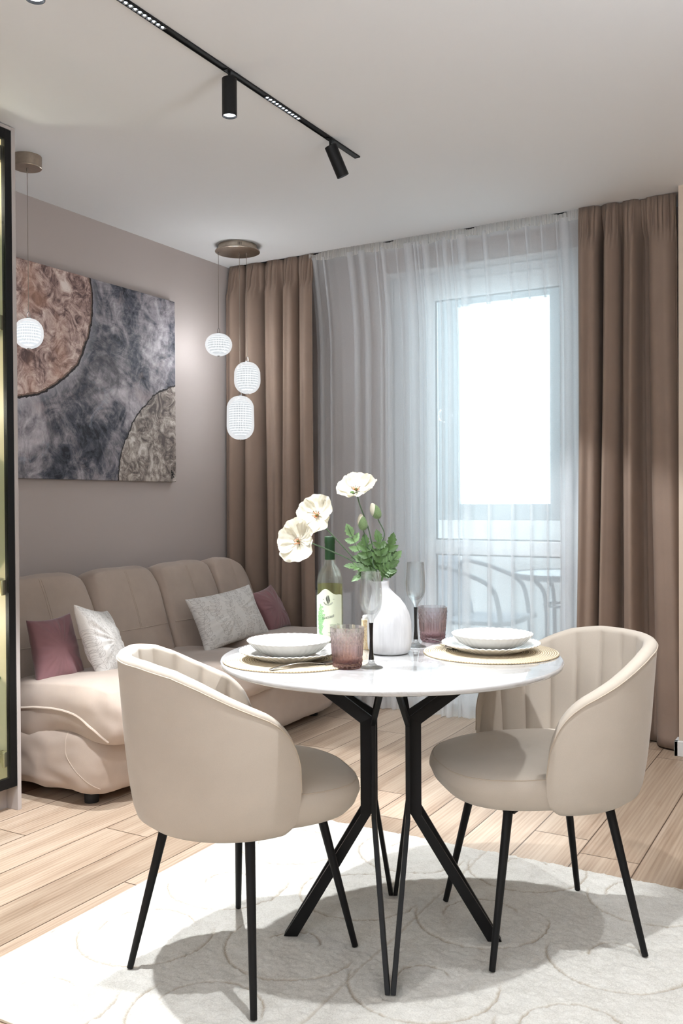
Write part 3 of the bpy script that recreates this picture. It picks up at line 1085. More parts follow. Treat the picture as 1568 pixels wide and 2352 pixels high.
def leaf_points(seed):
    """sample points on leaf outlines scattered along wavy stems, in 0..1 coordinates"""
    rs = random.Random(seed)
    P = []
    for row in range(7):
        x = -0.1 + row * 0.19
        ph = rs.uniform(0, 6)
        y = -0.06
        while y < 1.06:
            xx = x + 0.03 * math.sin(y * 9 + ph)
            P.append((xx, y))
            side = 1 if rs.random() < 0.5 else -1
            for sd in (side, -side):
                a = PI / 2 - sd * rs.uniform(0.45, 1.0)
                L = rs.uniform(0.075, 0.11)
                wd = L * rs.uniform(0.20, 0.28)
                ca, sa = math.cos(a), math.sin(a)
                for k in range(25):
                    t = k / 24
                    for s in (-1, 1):
                        o = wd * math.sin(PI * t ** 0.9) * s
                        P.append((xx + ca * L * t - sa * o, y + sa * L * t + ca * o))
                    if k % 2 == 0:
                        P.append((xx + ca * L * t, y + sa * L * t))
            for k in range(8):
                yy = y + 0.075 * k / 8
                P.append((x + 0.03 * math.sin(yy * 9 + ph), yy))
            y += 0.075
    return np.array(P)


def throw_pillow(name, label, quad, t, mat, seed, group, ink=False, n=60, pull=0.10):
    tl, tr, br, bl = [Vector(q) for q in quad]
    cen = (tl + tr + br + bl) / 4
    U, V = (tr + br - tl - bl), (tl + tr - bl - br)
    N = U.cross(V).normalized()
    if N.x < 0:
        N = -N
    rs = random.Random(seed)
    ox, oy = rs.uniform(0, 50), rs.uniform(0, 50)
    vs, uvs = [], []
    idx = {}
    fs = []
    for side in (1, -1):
        for i in range(n + 1):
            for j in range(n + 1):
                edge = i in (0, n) or j in (0, n)
                key = (i, j) if edge else (i, j, side)
                if key in idx:
                    continue
                u, v = -1 + 2 * i / n, -1 + 2 * j / n
                x = u * (1 - pull * (1 - v * v) * abs(u) ** 1.5)
                y = v * (1 - pull * (1 - u * u) * abs(v) ** 1.5)
                a, c_ = (x + 1) / 2, (y + 1) / 2
                p = bl * (1 - a) * (1 - c_) + br * a * (1 - c_) + tr * a * c_ + tl * (1 - a) * c_
                m = max(0.0, (1 - u * u) * (1 - v * v))
                h = t * m ** 0.42
                w1 = mnoise.noise((u * 2.2 + ox, v * 2.2 + oy, side * 3))
                edgew = (1 - m) * m * 4
                ra = math.atan2(v, u)
                w2 = mnoise.noise((ra * 5 + ox, 0.8 * (u * u + v * v) + oy, side))
                h += t * (0.13 * w1 * m ** 0.5 + 0.24 * w2 * edgew * 0.5)
                idx[key] = len(vs)
                vs.append(p + N * (side * h))
                uvs.append((a, c_))
        for i in range(n):
            for j in range(n):
                q = []
                for (a, c_) in ((i, j), (i + 1, j), (i + 1, j + 1), (i, j + 1)):
                    q.append(idx[(a, c_)] if (a in (0, n) or c_ in (0, n)) else idx[(a, c_, side)])
                fs.append(tuple(q if side > 0 else q[::-1]))
    bb = B()
    bb.add(vs, fs)
    o = obj(name, bb, mat, None, angle=180)
    if ink:
        P = leaf_points(seed)
        S = np.array(uvs)
        dmin = np.full(len(S), 9.0)
        order = np.argsort(P[:, 1])
        P = P[order]
        for k in range(0, len(S), 4000):
            A = S[k:k + 4000]
            lo, hi = A[:, 1].min() - 0.02, A[:, 1].max() + 0.02
            Q = P[(P[:, 1] > lo) & (P[:, 1] < hi)]
            d2 = (A[:, None, 0] - Q[None, :, 0]) ** 2 + (A[:, None, 1] - Q[None, :, 1]) ** 2
            dmin[k:k + 4000] = np.sqrt(d2.min(axis=1))
        at = o.data.attributes.new('ink', 'FLOAT', 'POINT')
        at.data.foreach_set('value', np.clip(1.3 - dmin / 0.0036, 0, 1).astype(np.float32) * 0.62)
    return tag(o, label, 'cushion', group)


throw_pillow('cushion', 'dusty rose velvet cushion at the near end of the sofa beside the glass cabinet',
             [(-2.932, 2.537, 0.695), (-2.909, 2.748, 0.705), (-2.818, 2.755, 0.414), (-2.853, 2.519, 0.438)], 0.055, M['rose'], 11, 'scatter cushions on the sofa')
throw_pillow('cushion', 'leaf patterned white cushion tilted against the near rose cushion',
             [(-2.747, 2.618, 0.761), (-2.808, 2.863, 0.706), (-2.750, 2.925, 0.414), (-2.690, 2.714, 0.432)], 0.062, M['ink'], 12, 'scatter cushions on the sofa', True, 150)
throw_pillow('cushion', 'leaf patterned white cushion in the middle of the sofa seen behind the plates',
             [(-2.946, 3.543, 0.681), (-2.899, 4.025, 0.720), (-2.756, 4.013, 0.463), (-2.795, 3.514, 0.424)], 0.062, M['ink'], 13, 'scatter cushions on the sofa', True, 150)
throw_pillow('cushion', 'dusty rose velvet cushion at the far end of the sofa by the curtain',
             [(-2.882, 3.983, 0.674), (-2.914, 4.252, 0.699), (-2.804, 4.291, 0.468), (-2.785, 4.075, 0.443)], 0.050, M['rose'], 14, 'scatter cushions on the sofa')

# ------------------------------------------------------------------ rug
RUG_FEET = []
for k in range(4):
    RUG_FEET += [(-1.088 + r_ * math.cos(R(26 + 90 * k)), 2.145 + r_ * math.sin(R(26 + 90 * k))) for r_ in (0.255, 0.27, 0.285)]
for (px_, py_, pa_) in ((-1.367, 1.869, R(85.1)), (-0.767, 2.393, R(219.8))):
    for sx_ in (-1, 1):
        for sy_ in (-1, 1):
            RUG_FEET.append((px_ + 0.203 * sx_ * math.cos(pa_) - 0.201 * sy_ * math.sin(pa_), py_ + 0.203 * sx_ * math.sin(pa_) + 0.201 * sy_ * math.cos(pa_)))


def rug():
    x0, x1, y0, y1 = -1.912, 0.40, 1.380, 2.838
    st = 0.0042
    nx, ny = int((x1 - x0) / st), int((y1 - y0) / st)
    X, Y = np.meshgrid(np.linspace(x0, x1, nx + 1), np.linspace(y0, y1, ny + 1), indexing='ij')
    r_ = np.random.default_rng(5)

    def smooth_noise(cell, seed):
        q = np.random.default_rng(seed)
        gx, gy = int((x1 - x0) / cell) + 3, int((y1 - y0) / cell) + 3
        G = q.standard_normal((gx, gy))
        fx, fy = (X - x0) / cell, (Y - y0) / cell
        ix, iy = fx.astype(int), fy.astype(int)
        tx, ty = fx - ix, fy - iy
        tx, ty = tx * tx * (3 - 2 * tx), ty * ty * (3 - 2 * ty)
        return (G[ix, iy] * (1 - tx) + G[ix + 1, iy] * tx) * (1 - ty) + (G[ix, iy + 1] * (1 - tx) + G[ix + 1, iy + 1] * tx) * ty
    wob = smooth_noise(0.05, 1) * 0.0010 + smooth_noise(0.012, 2) * 0.0009
    line = np.zeros_like(X)
    bulge = np.zeros_like(X)
    cs = []
    for k in range(4):
        cs.append((-1.68, 1.485 + 0.365 * k, 0.182, (0.08, 0.133, 0.07, 0.12)[k], 5.2))
        cs.append((-1.295, 1.62 + 0.365 * k, 0.180, (0.13, 0.07, 0.125, 0.08)[k], 4.6))
    for k in range(4):
        cs.append((-0.925, 1.60 + 0.388 * k, 0.183, (0.12, 0.066, 0.106, 0.07)[k], 5.0))
        cs.append((-0.543, 1.555 + 0.388 * k, 0.174, (0.07, 0.12, 0.07, 0.12)[k], 4.9))
        cs.append((-0.155, 1.62 + 0.388 * k, 0.18, (0.12, 0.07, 0.1, 0.07)[k], 4.9))
        cs.append((0.235, 1.56 + 0.388 * k, 0.175, (0.07, 0.12, 0.07, 0.1)[k], 4.9))
    for (cx, cy_, ro, ri, a0) in cs:
        dx, dy = X - cx, Y - cy_
        d = np.sqrt(dx * dx + dy * dy) + wob
        ang = np.arctan2(dy, dx)
        # outer arc carved on the near side, inner arc on the far side
        da = np.abs((ang - a0 + PI) % (2 * PI) - PI)
        wo = np.clip((1.75 - da) / 0.25, 0, 1)
        line = np.maximum(line, np.clip(1.5 - np.abs(d - ro) / 0.0026, 0, 1) * wo)
        db = np.abs((ang - (a0 + PI + 0.3) + PI) % (2 * PI) - PI)
        wi = np.clip((1.55 - db) / 0.25, 0, 1)
        line = np.maximum(line, np.clip(1.5 - np.abs(d - ri) / 0.0024, 0, 1) * wi)
        bulge = np.maximum(bulge, np.clip((ro - d) / 0.03, 0, 1) * 0.002)
        bulge -= np.clip((ri - d) / 0.02, 0, 1) * np.clip(0.3 - d, 0, 1) * 0.001
    seamx = np.abs(X + 1.083 + wob)
    line = np.maximum(line, np.clip(1.6 - seamx / 0.0034, 0, 1) * 0.55)
    pile = smooth_noise(0.009, 3) * 0.0012 + smooth_noise(0.022, 4) * 0.0010 + r_.standard_normal(X.shape) * 0.0004
    ex = np.minimum(np.minimum(X - x0, x1 - X), np.minimum(Y - y0, y1 - Y))
    Z = 0.0105 + bulge + pile - line * 0.0055
    Z = np.where(ex < 0.012, 0.002 + (Z - 0.002) * np.sqrt(np.clip(ex / 0.012, 0, 1)), Z)
    Z = np.maximum(Z, 0.0012)
    # pile pressed flat under the feet of the table and chairs
    for fx, fy in RUG_FEET:
        near = (X - fx) ** 2 + (Y - fy) ** 2 < 0.026 ** 2
        Z = np.where(near, np.minimum(Z, 0.0080), Z)
    nV = (nx + 1) * (ny + 1)
    me = bpy.data.meshes.new('rug')
    me.vertices.add(nV)
    me.vertices.foreach_set('co', np.stack([X, Y, Z], -1).reshape(-1).astype(np.float32))
    I = np.arange(nV).reshape(nx + 1, ny + 1)
    quads = np.stack([I[:-1, :-1], I[1:, :-1], I[1:, 1:], I[:-1, 1:]], -1).reshape(-1, 4)
    me.loops.add(quads.size)
    me.loops.foreach_set('vertex_index', quads.reshape(-1).astype(np.int32))
    me.polygons.add(len(quads))
    me.polygons.foreach_set('loop_start', np.arange(0, quads.size, 4, dtype=np.int32))
    me.polygons.foreach_set('use_smooth', np.ones(len(quads), dtype=bool))
    me.update()
    at = me.attributes.new('line', 'FLOAT', 'POINT')
    at.data.foreach_set('value', line.reshape(-1).astype(np.float32))
    g = NG('ivory cut pile')
    a = g.n('ShaderNodeAttribute', attribute_name='line')
    co = g.coord()
    f = g.noise(co, 260, 3, 0.65)
    f2 = g.noise(co, 16, 4, 0.6, 1.0)
    base = g.ramp(g.math('MULTIPLY_ADD', f, 0.6, g.math('MULTIPLY', f2, 0.4)), [(0.3, (182, 178, 170)), (0.52, (208, 205, 198)), (0.72, (222, 220, 214))])
    g.set(col=g.mix(g.math('MULTIPLY', a.outputs['Fac'], 0.75), base, lin((150, 132, 108))), rough=0.95, spec=0.05, sheen=0.15)
    g.bump(f, 0.35, 0.003)
    me.materials.append(g.m)
    o = bpy.data.objects.new('rug', me)
    COL.objects.link(o)
    tag(o, 'ivory pile rug carved with overlapping circles under the table and chairs', 'rug')
    b = B().box(x0 + 0.004, x1 - 0.004, y0 - 0.003, y0 + 0.004, 0.0005, 0.0085).box(x0 - 0.003, x0 + 0.004, y0, y1, 0.0005, 0.0085)
    obj('binding', b, plain('cream binding', (222, 214, 198), 0.9), o, world=False, bevel=0.002)


rug()

# ------------------------------------------------------------------ dining table
RUGZ = 0.012
TC = (-1.088, 2.145)
TZ = 0.760


def marble():
    g = NG('white glazed stone')
    co = g.coord()
    wv = g.noise(co, 2.2, 6, 0.65, 1.6)
    v = g.ramp(g.math('ABSOLUTE', g.math('SUBTRACT', wv, 0.5)), [(0.0, (1, 1, 1, 1)), (0.02, (0, 0, 0, 1))])
    cloud = g.noise(g.mapping(co, (1, 3, 1), (0, 0, 0), (0, 0, 0.6)), 2.0, 4, 0.55)
    base = g.ramp(cloud, [(0.35, (186, 185, 184)), (0.65, (199, 198, 197))])
    g.set(col=g.mix(g.math('MULTIPLY', v, 0.32), base, lin((160, 156, 152))), rough=0.03, spec=0.7, ior=1.55, coat=1.0, coatr=0.01)
    return g.m


ta = thing('dining_table', 'round white stone dining table on black angular steel legs', 'table', (TC[0], TC[1], RUGZ))
M['stone'] = marble()
obj('tabletop', B().lathe([(0, 0.746), (0.442, 0.746), (0.4465, 0.7485), (0.4475, 0.752), (0.4475, 0.757), (0.446, 0.7595), (0.4435, 0.760), (0, 0.760)], 128, (TC[0], TC[1], 0)), M['stone'], ta, angle=60)
for k in range(4):
    th = R(26 + 90 * k)
    er, et = Vector((math.cos(th), math.sin(th), 0)), Vector((-math.sin(th), math.cos(th), 0))
    leg = None
    for sgn in (-1, 1):
        # bar in the radial plane: foot, lower bend, upper bend, top; width 31 mm, thickness 12 mm
        outer = [(0.288, RUGZ - 0.001), (0.079, 0.352), (0.079, 0.592), (0.292, 0.744)]
        inner = [(0.251, RUGZ - 0.001), (0.048, 0.361), (0.048, 0.608), (0.240, 0.744)]
        tt = [0.0068, 0.044, 0.044, 0.012]
        rows = []
        for (ro, zo), (ri, zi), tq in zip(outer, inner, tt):
            o4 = []
            for rr, zz, dt in ((ro, zo, -0.006), (ro, zo, 0.006), (ri, zi, 0.006), (ri, zi, -0.006)):
                o4.append(Vector((TC[0], TC[1], zz)) + er * rr + et * (sgn * tq + dt))
            rows.append(o4)
        bb = B().rings(rows)
        if leg is None:
            leg = obj('leg', bb, M['black'], ta, smooth=False, bevel=0.0012)
        else:
            obj('bar', bb, M['black'], leg, smooth=False, bevel=0.0012)

# ------------------------------------------------------------------ dining chairs
M['chair'] = velvet('cream velvet', (192, 181, 168), 0.2, 0.05, 900, 0.1)
M['stitch'] = velvet('cream stitching', (186, 172, 155), 0.2, 0.05, 900, 0.1)
U0 = -0.02


def top_h(u):
    return interp(u, [-0.31, -0.26, -0.20, -0.15, -0.08, 0.0, 0.06, 0.095, 0.12], [0.805, 0.803, 0.788, 0.765, 0.728, 0.690, 0.655, 0.628, 0.600])


def shell_point(t, z, inset=0.0):
    dz = z - 0.385
    s = interp(dz, [0, 0.008, 0.03, 0.10, 0.20, 0.42], [0.80, 0.87, 0.915, 0.960, 1.0, 1.06])
    a, c = 0.275, 0.270
    u, v = -a * math.cos(t) * s, c * math.sin(t) * s
    n = Vector((-math.cos(t) / a, math.sin(t) / c, 0)).normalized()
    return Vector((U0 + u - n.x * inset, v - n.y * inset, z))


def chair(label, x, y, face, leg_face, group):
    ch = thing('dining_chair', label, 'chair', (x, y, RUGZ), 0, group)
    Mt = Matrix.Translation((x, y, 0)) @ Matrix.Rotation(face, 4, 'Z')
    Ml = Matrix.Translation((x, y, 0)) @ Matrix.Rotation(leg_face, 4, 'Z')

    def put(bb, mm=Mt):
        bb.v = [tuple(mm @ Vector(p)) for p in bb.v]
        return bb
    T = R(114)
    NCH, per = 13, 10
    nt = NCH * per
    rows = []
    rim = []
    for i in range(nt + 1):
        t = -T + 2 * T * i / nt
        a = abs(t) / T
        q = min(1.0, max(0.0, (a - 0.80) / 0.20))
        rd = math.sqrt(max(0.0, 1 - q ** 3.4))
        u_nom = U0 - 0.275 * math.cos(t)
        ht = top_h(u_nom)
        zm = 0.485
        zt = zm + (ht - zm) * (0.10 + 0.90 * rd)
        zb = 0.385 + (zm - 0.03 - 0.385) * (1 - (0.0 + 1.0 * rd)) * 0.9
        th = 0.037 * (0.45 + 0.55 * rd)
        chn = 0.012 * (1 - abs(math.sin(PI * NCH * (t + T) / (2 * T))) ** 0.35)
        ring = []
        ring.append(shell_point(t, zb + 0.012, 0.14))
        ring.append(shell_point(t, zb, 0.07))
        NO = 15
        for k in range(NO):
            f = (k / (NO - 1))
            z = lerp(zb, zt - th * 0.42, f ** 1.15)
            ring.append(shell_point(t, z))
        # rounded rim
        for k in range(1, 8):
            an = PI * k / 8
            ring.append(shell_point(t, zt - th * 0.42 + 0.42 * th * math.sin(an), th * 0.5 * (1 - math.cos(an))))
        for k in range(13):
            f = k / 12
            z = lerp(zt - th * 0.42, max(zb + 0.03, 0.41), f)
            ring.append(shell_point(t, z, th + 0.004 * math.sin(PI * f) - chn * min(1, 0.25 + 3 * f)))
        ring.append(shell_point(t, max(zb + 0.02, 0.40), 0.14))
        rows.append(ring)
        rim.append(shell_point(t, zt - th * 0.42 + 0.0005, -0.0006))
    bk = obj('backrest', put(B().rings(rows)), M['chair'], ch, angle=75)
    obj('piping', put(B().tube(rim, 0.0017, 6)), M['stitch'], bk)
    # seat
    def outline(a, sc_):
        ca, sa = math.cos(a), math.sin(a)
        e = 2.9
        r_ = (abs(ca / 0.268) ** e + abs(sa / 0.238) ** e) ** (-1 / e)
        return (0.018 + r_ * ca * sc_, r_ * sa * sc_ * (1 - 0.06 * max(0, ca)))
    prof = [(0.0, 0.392), (0.55, 0.392), (0.80, 0.394), (0.90, 0.402), (0.955, 0.418), (0.985, 0.438), (1.0, 0.456), (0.995, 0.470), (0.978, 0.4815), (0.955, 0.4875), (0.90, 0.495), (0.75, 0.503), (0.45, 0.508), (0.0, 0.509)]
    bb = B()
    rs_, n = [], 72
    rows = []
    for sc_, z in prof:
        if sc_ == 0:
            sc_ = 0.02
        rows.append([Vector((*outline(2 * PI * k / n, sc_), z - 0.012 * max(0, math.cos(2 * PI * k / n)) ** 2 * (1 if z > 0.45 else 0))) for k in range(n)])
    st = obj('seat', put(bb.rings(rows)), M['chair'], ch, angle=180)
    pts = [Vector((*outline(2 * PI * k / n, 0.967), 0.4852 - 0.012 * max(0, math.cos(2 * PI * k / n)) ** 2)) for k in range(n + 1)]
    obj('piping', put(B().tube(pts, 0.0017, 6)), M['stitch'], st)
    # under-frame and legs
    fr = B()
    tops = [(sx * 0.135, sy * 0.135) for sx, sy in ((1, 1), (1, -1), (-1, -1), (-1, 1))]
    for i in range(4):
        a, c = tops[i], tops[(i + 2) % 4]
        if i < 2:
            d = (Vector((c[0], c[1], 0)) - Vector((a[0], a[1], 0)))
            L = d.length / 2
            d.normalize()
            fr.obox(((a[0] + c[0]) / 2, (a[1] + c[1]) / 2, 0.381 + 0.002 * i), d, d.cross(Vector((0, 0, 1))), (0, 0, 1), L, 0.016, 0.006)
    fr.lathe([(0, 0.372), (0.07, 0.372), (0.07, 0.391), (0, 0.391)], 32)
    obj('seat_frame', put(fr, Ml), M['black'], ch, smooth=False)
    for sx, sy in ((1, 1), (1, -1), (-1, -1), (-1, 1)):
        a, c = Vector((sx * 0.134, sy * 0.134, 0.392)), Vector((sx * 0.203, sy * 0.201, RUGZ - 0.001))
        obj('leg', put(B().tube([a, c], [0.0125, 0.0080], 20), Ml), M['black'], ch)
    return ch


chair('cream velvet dining chair turned away, showing its smooth rounded back', -1.367, 1.869, R(47.6), R(85.1), 'cream dining chairs at the round table')
chair('cream velvet dining chair showing its open seat and ribbed inner back', -0.767, 2.393, R(222.4), R(219.8), 'cream dining chairs at the round table')

# ------------------------------------------------------------------ things on the table
EX = Vector((0.8666, 0.499, 0))       # across the table, as seen from the camera side
ED = Vector((-0.499, 0.8666, 0))      # away from the camera side
M['china'] = plain('white glazed china', (226, 224, 219), 0.06, spec=0.6, coat=0.3)
M['wicker'] = None


def mat_weave():
    g = NG('woven natural cord')
    x, y, z = g.sep(g.coord())
    r = g.math('SQRT', g.math('ADD', g.math('MULTIPLY', x, x), g.math('MULTIPLY', y, y)))
    a = g.math('ARCTAN2', y, x)
    s = g.math('ABSOLUTE', g.math('SINE', g.math('MULTIPLY', r, PI / 0.0062)))
    tw = g.math('SINE', g.math('ADD', g.math('MULTIPLY', a, 150.0), g.math('MULTIPLY', r, 900.0)))
    n = g.noise(g.coord(), 120, 3, 0.6)
    h = g.math('ADD', s, g.math('MULTIPLY', tw, 0.18))
    col = g.ramp(g.math('MULTIPLY_ADD', n, 0.3, g.math('MULTIPLY', h, 0.7)), [(0.1, (150, 128, 98)), (0.4, (206, 188, 158)), (0.8, (228, 214, 190))])
    g.set(col=col, rough=0.9, spec=0.1)
    g.bump(h, 0.8, 0.0025)
    return g.m


M['wicker'] = mat_weave()
M['mat_back'] = plain('dark cord edge', (120, 98, 72), 0.9)

PROTO = {}


def dup(root, loc, rotz=None, label=None):
    r_ = root.copy()
    COL.objects.link(r_)
    r_.location = loc
    if rotz is not None:
        r_.rotation_euler = (0, 0, rotz)
    if label:
        r_['label'] = label
    for ch in list(root.children):
        if ch.type == 'LIGHT':
            continue
        c_ = ch.copy()
        COL.objects.link(c_)
        c_.parent = r_
        for gch in list(ch.children):
            d_ = gch.copy()
            COL.objects.link(d_)
            d_.parent = c_
    return r_


# woven placemats
matL, matR = (-1.277, 1.963), (-0.870, 2.308)
m1 = obj('placemat', B().lathe([(0, 0), (0.178, 0), (0.180, 0.0018), (0.1785, 0.0042), (0, 0.0044)], 96), M['wicker'], None, angle=60)
m1.location = (matL[0], matL[1], TZ + 0.0003)
tag(m1, 'round woven straw placemat beside the rose tumbler nearest the viewer', 'placemat', 'woven placemats')
m1['label'] = 'round woven straw placemat with the fork lying on its near edge'
m2 = dup(m1, (matR[0], matR[1], TZ + 0.0003), 0, 'round woven straw placemat at the far side of the table by the ribbed chair')


def fluted(prof, n, r0, r1, amp, lobes, twist=0.0):
    bb = B().lathe(prof, n)
    out = []
    for x, y, z in bb.v:
        r_ = math.hypot(x, y)
        k = min(1, max(0, (r_ - r0) / (r1 - r0)))
        k = math.sin(PI * min(1, k * 0.62)) if k > 0 else 0
        a = math.atan2(y, x)
        out.append((x, y, z + amp * k * math.sin(lobes * a + twist * r_)))
    bb.v = out
    return bb


plate_prof = [(0, 0.0), (0.074, 0.0), (0.078, 0.001), (0.100, 0.010), (0.122, 0.0185), (0.131, 0.0225), (0.132, 0.0238), (0.1305, 0.0248), (0.121, 0.0212), (0.099, 0.0128), (0.080, 0.0048), (0.074, 0.0034), (0, 0.0034)]
bowl_prof = [(0, 0.0), (0.056, 0.0), (0.062, 0.0012), (0.088, 0.0150), (0.100, 0.0270), (0.107, 0.0350), (0.1085, 0.0365), (0.1075, 0.0378), (0.098, 0.0285), (0.085, 0.0165), (0.062, 0.0042), (0.056, 0.0034), (0, 0.0034)]
matz = TZ + 0.0052
p1 = obj('dinner_plate', fluted(plate_prof, 192, 0.088, 0.128, 0.0011, 48), M['china'], None, angle=180)
p1.location = (matL[0] - 0.004, matL[1] - 0.005, matz)
tag(p1, 'white dinner plate with ribbed rim under the deep plate nearest the wine bottle', 'plate', 'white dinner plates')
dup(p1, (matR[0] + 0.0, matR[1] + 0.002, matz), 0.3, 'white dinner plate with ribbed rim under the deep plate by the open chair')
q1 = obj('soup_plate', fluted(bowl_prof, 192, 0.060, 0.105, 0.0007, 40, 25), M['china'], None, angle=180)
q1.location = (matL[0] - 0.006, matL[1] - 0.009, matz + 0.0124)
tag(q1, 'deep white plate stacked on the dinner plate beside the wine bottle', 'plate', 'deep white plates')
dup(q1, (matR[0] + 0.008, matR[1] - 0.010, matz + 0.0124), 0.2, 'deep white plate stacked on the dinner plate by the open chair')


# cutlery
def fork(name, label, a, h, length=0.19):
    """a: handle end (x, y), h: heading of the tines"""
    bb = B()
    n = 26

    def fn(i, j):
        s = i
        wdt = interp(s, [0, .04, .3, .62, .70, .76, .80], [.005, .0068, .0042, .0026, .0038, .0098, .0110]) if s < .8 else 0.011
        z = 0.0015 + 0.008 * math.sin(PI * min(1, s / 0.78)) + 0.012 * max(0, s - 0.72) ** 1.2 * 0
        return (s * length, wdt * (2 * j - 1), z)
    bb.grid(lambda u, v: fn(u * 0.8, v), n, 2)
    for k in range(4):
        y = -0.0088 + 0.00587 * k
        pts = [(length * s, y, 0.0015 + 0.008 * math.sin(PI * min(1, s / 0.78)) + 0.01 * (s - 0.8)) for s in (0.79, 0.85, 0.92, 1.0)]
        bb.tube(pts, [0.0022, 0.002, 0.0018, 0.0010], 6)
    o = obj(name, bb, M['chrome'], None, solid=0.0018)
    o.location = a
    o.rotation_euler = (0, 0, h)
    return tag(o, label, 'fork', 'forks beside the plates')


fork('fork', 'steel fork on the straw mat with its tines behind the rose tumbler', (-1.234, 1.795, TZ + 0.0055), R(62))
fork('fork', 'steel fork on the table whose tines peek out behind the stacked plates by the bottle', (-1.455, 2.090, TZ + 0.0012), R(60), 0.19)
fork('fork', 'steel fork leaning by the tumbler in front of the far placemat', (-1.100, 2.405, TZ + 0.0062), R(-42), 0.19)

# tumblers of pressed rose glass
def rose_glass():
    g = NG('pressed rose glass')
    gl = g.n('ShaderNodeBsdfGlass')
    x, y, z = g.sep(g.coord())
    col = g.ramp(g.math('DIVIDE', z, 0.10), [(0.0, (204, 182, 185)), (0.3, (240, 230, 230)), (0.75, (248, 243, 244)), (1.0, (252, 250, 251))])
    g.put(gl.inputs['Color'], col)
    gl.inputs['IOR'].default_value = 1.46
    gl.inputs['Roughness'].default_value = 0.02
    tr = g.n('ShaderNodeBsdfTransparent')
    g.put(tr.inputs[0], col)
    mx = g.n('ShaderNodeMixShader')
    mx.inputs[0].default_value = 0.45
    g.t.links.new(gl.outputs[0], mx.inputs[1])
    g.t.links.new(tr.outputs[0], mx.inputs[2])
    g.t.links.new(mx.outputs[0], g.o.inputs[0])
    return g.m


M['rose_glass'] = rose_glass()


def tumbler_body():
    H, rb, rtp = 0.100, 0.0345, 0.0425
    NA = 180

    def rad(z, a):
        f = z / H
        r_ = lerp(rb, rtp, f ** 0.9)
        if f < 0.05:
            r_ -= 0.004 * (1 - f / 0.05) ** 2
        k = z / 0.0095
        if 0.60 < f < 0.91 or 0.04 < f < 0.27:
            u = (a * 18 / PI + k) % 2.0
            v = (a * 18 / PI - k) % 2.0
            d_ = max(abs(u - 1), abs(v - 1))
            r_ += 0.0030 * (1 - d_) ** 0.8 - 0.0014
        elif 0.29 < f < 0.58:
            r_ += 0.0022 * abs(math.cos(a * 15)) - 0.0012
        return r_
    rows = []
    zs = [H * k / 80 for k in range(81)]
    rows.append([(0.5 * rad(0, 2 * PI * k / NA) * math.cos(2 * PI * k / NA), 0.5 * rad(0, 2 * PI * k / NA) * math.sin(2 * PI * k / NA), 0.0006) for k in range(NA)])
    for z in zs:
        rows.append([(rad(z, 2 * PI * k / NA) * math.cos(2 * PI * k / NA), rad(z, 2 * PI * k / NA) * math.sin(2 * PI * k / NA), z) for k in range(NA)])
    for f in (1.0, 0.9, 0.7, 0.5, 0.3, 0.18, 0.125):
        z = H * f
        rr = lerp(rb, rtp, f ** 0.9) - (0.0022 + 0.0012 * (1 - f))
        if f < 0.14:
            rr *= 0.85
        rows.append([(rr * math.cos(2 * PI * k / NA), rr * math.sin(2 * PI * k / NA), z + (0.0006 if f == 1 else 0)) for k in range(NA)])
    rr = 0.012
    rows.append([(rr * math.cos(2 * PI * k / NA), rr * math.sin(2 * PI * k / NA), 0.0115) for k in range(NA)])
    return B().rings(rows)


tu = obj('tumbler', tumbler_body(), M['rose_glass'], None, angle=70)
tu.location = (-1.102, 1.938, TZ + 0.0004)
tag(tu, 'rose pressed glass tumbler standing by the stem of the near champagne flute', 'glass', 'rose glass tumblers')
dup(tu, (-1.092, 2.425, TZ + 0.0004), 0.1, 'rose pressed glass tumbler standing behind the far placemat beside the far flute')

# champagne flutes
M['flute'] = glass_mat('clear crystal', (253, 254, 254), 0, 1.45, 0.4)
M['flute_bowl'] = glass_mat('thin clear crystal', (254, 255, 255), 0, 1.45, 0.72)
M['black_glass'] = plain('black glass stem', (10, 10, 11), 0.08, spec=0.6)


def flute(label, x, y):
    t = thing('champagne_flute', label, 'glass', (x, y, TZ + 0.0003), 0, 'champagne flutes with black stems')
    c = (x, y, TZ + 0.0003)
    outer = [(0, 0.1105), (0.0055, 0.1105), (0.0075, 0.118), (0.0150, 0.129), (0.0235, 0.142), (0.0272, 0.156), (0.0278, 0.175), (0.0262, 0.205), (0.0236, 0.236)]
    inner = [(0.0228, 0.2366), (0.0252, 0.206), (0.0268, 0.175), (0.0261, 0.157), (0.0222, 0.145), (0.0120, 0.134), (0.004, 0.130), (0, 0.1295)]
    obj('bowl', B().lathe(outer + inner, 64, c), M['flute_bowl'], t, angle=70)
    obj('stem', B().lathe([(0, 0.020), (0.0066, 0.020), (0.0062, 0.026), (0.0046, 0.045), (0.0042, 0.07), (0.0048, 0.095), (0.0056, 0.1102), (0, 0.1102)], 28, c), M['black_glass'], t, angle=60)
    obj('foot', B().lathe([(0, 0), (0.028, 0), (0.0285, 0.001), (0.027, 0.0025), (0.016, 0.006), (0.009, 0.011), (0.0062, 0.0197), (0, 0.0197)], 56, c), M['flute'], t, angle=70)
    return t


flute('clear champagne flute with a black stem in front of the white vase', -1.050, 1.966)
flute('clear champagne flute with a black stem behind the far placemat', -1.093, 2.312)

# ------------------------------------------------------------------ wine bottle
bx, by = -1.360, 2.292
BR = 0.0385
bo = thing('wine_bottle', 'clear bottle of white wine with a green capsule and a printed label', 'bottle', (bx, by, TZ + 0.0003))
bc = (bx, by, TZ + 0.0003)
M['bottle_glass'] = glass_mat('clear bottle glass', (253, 254, 251), 0, 1.45, 0.78)


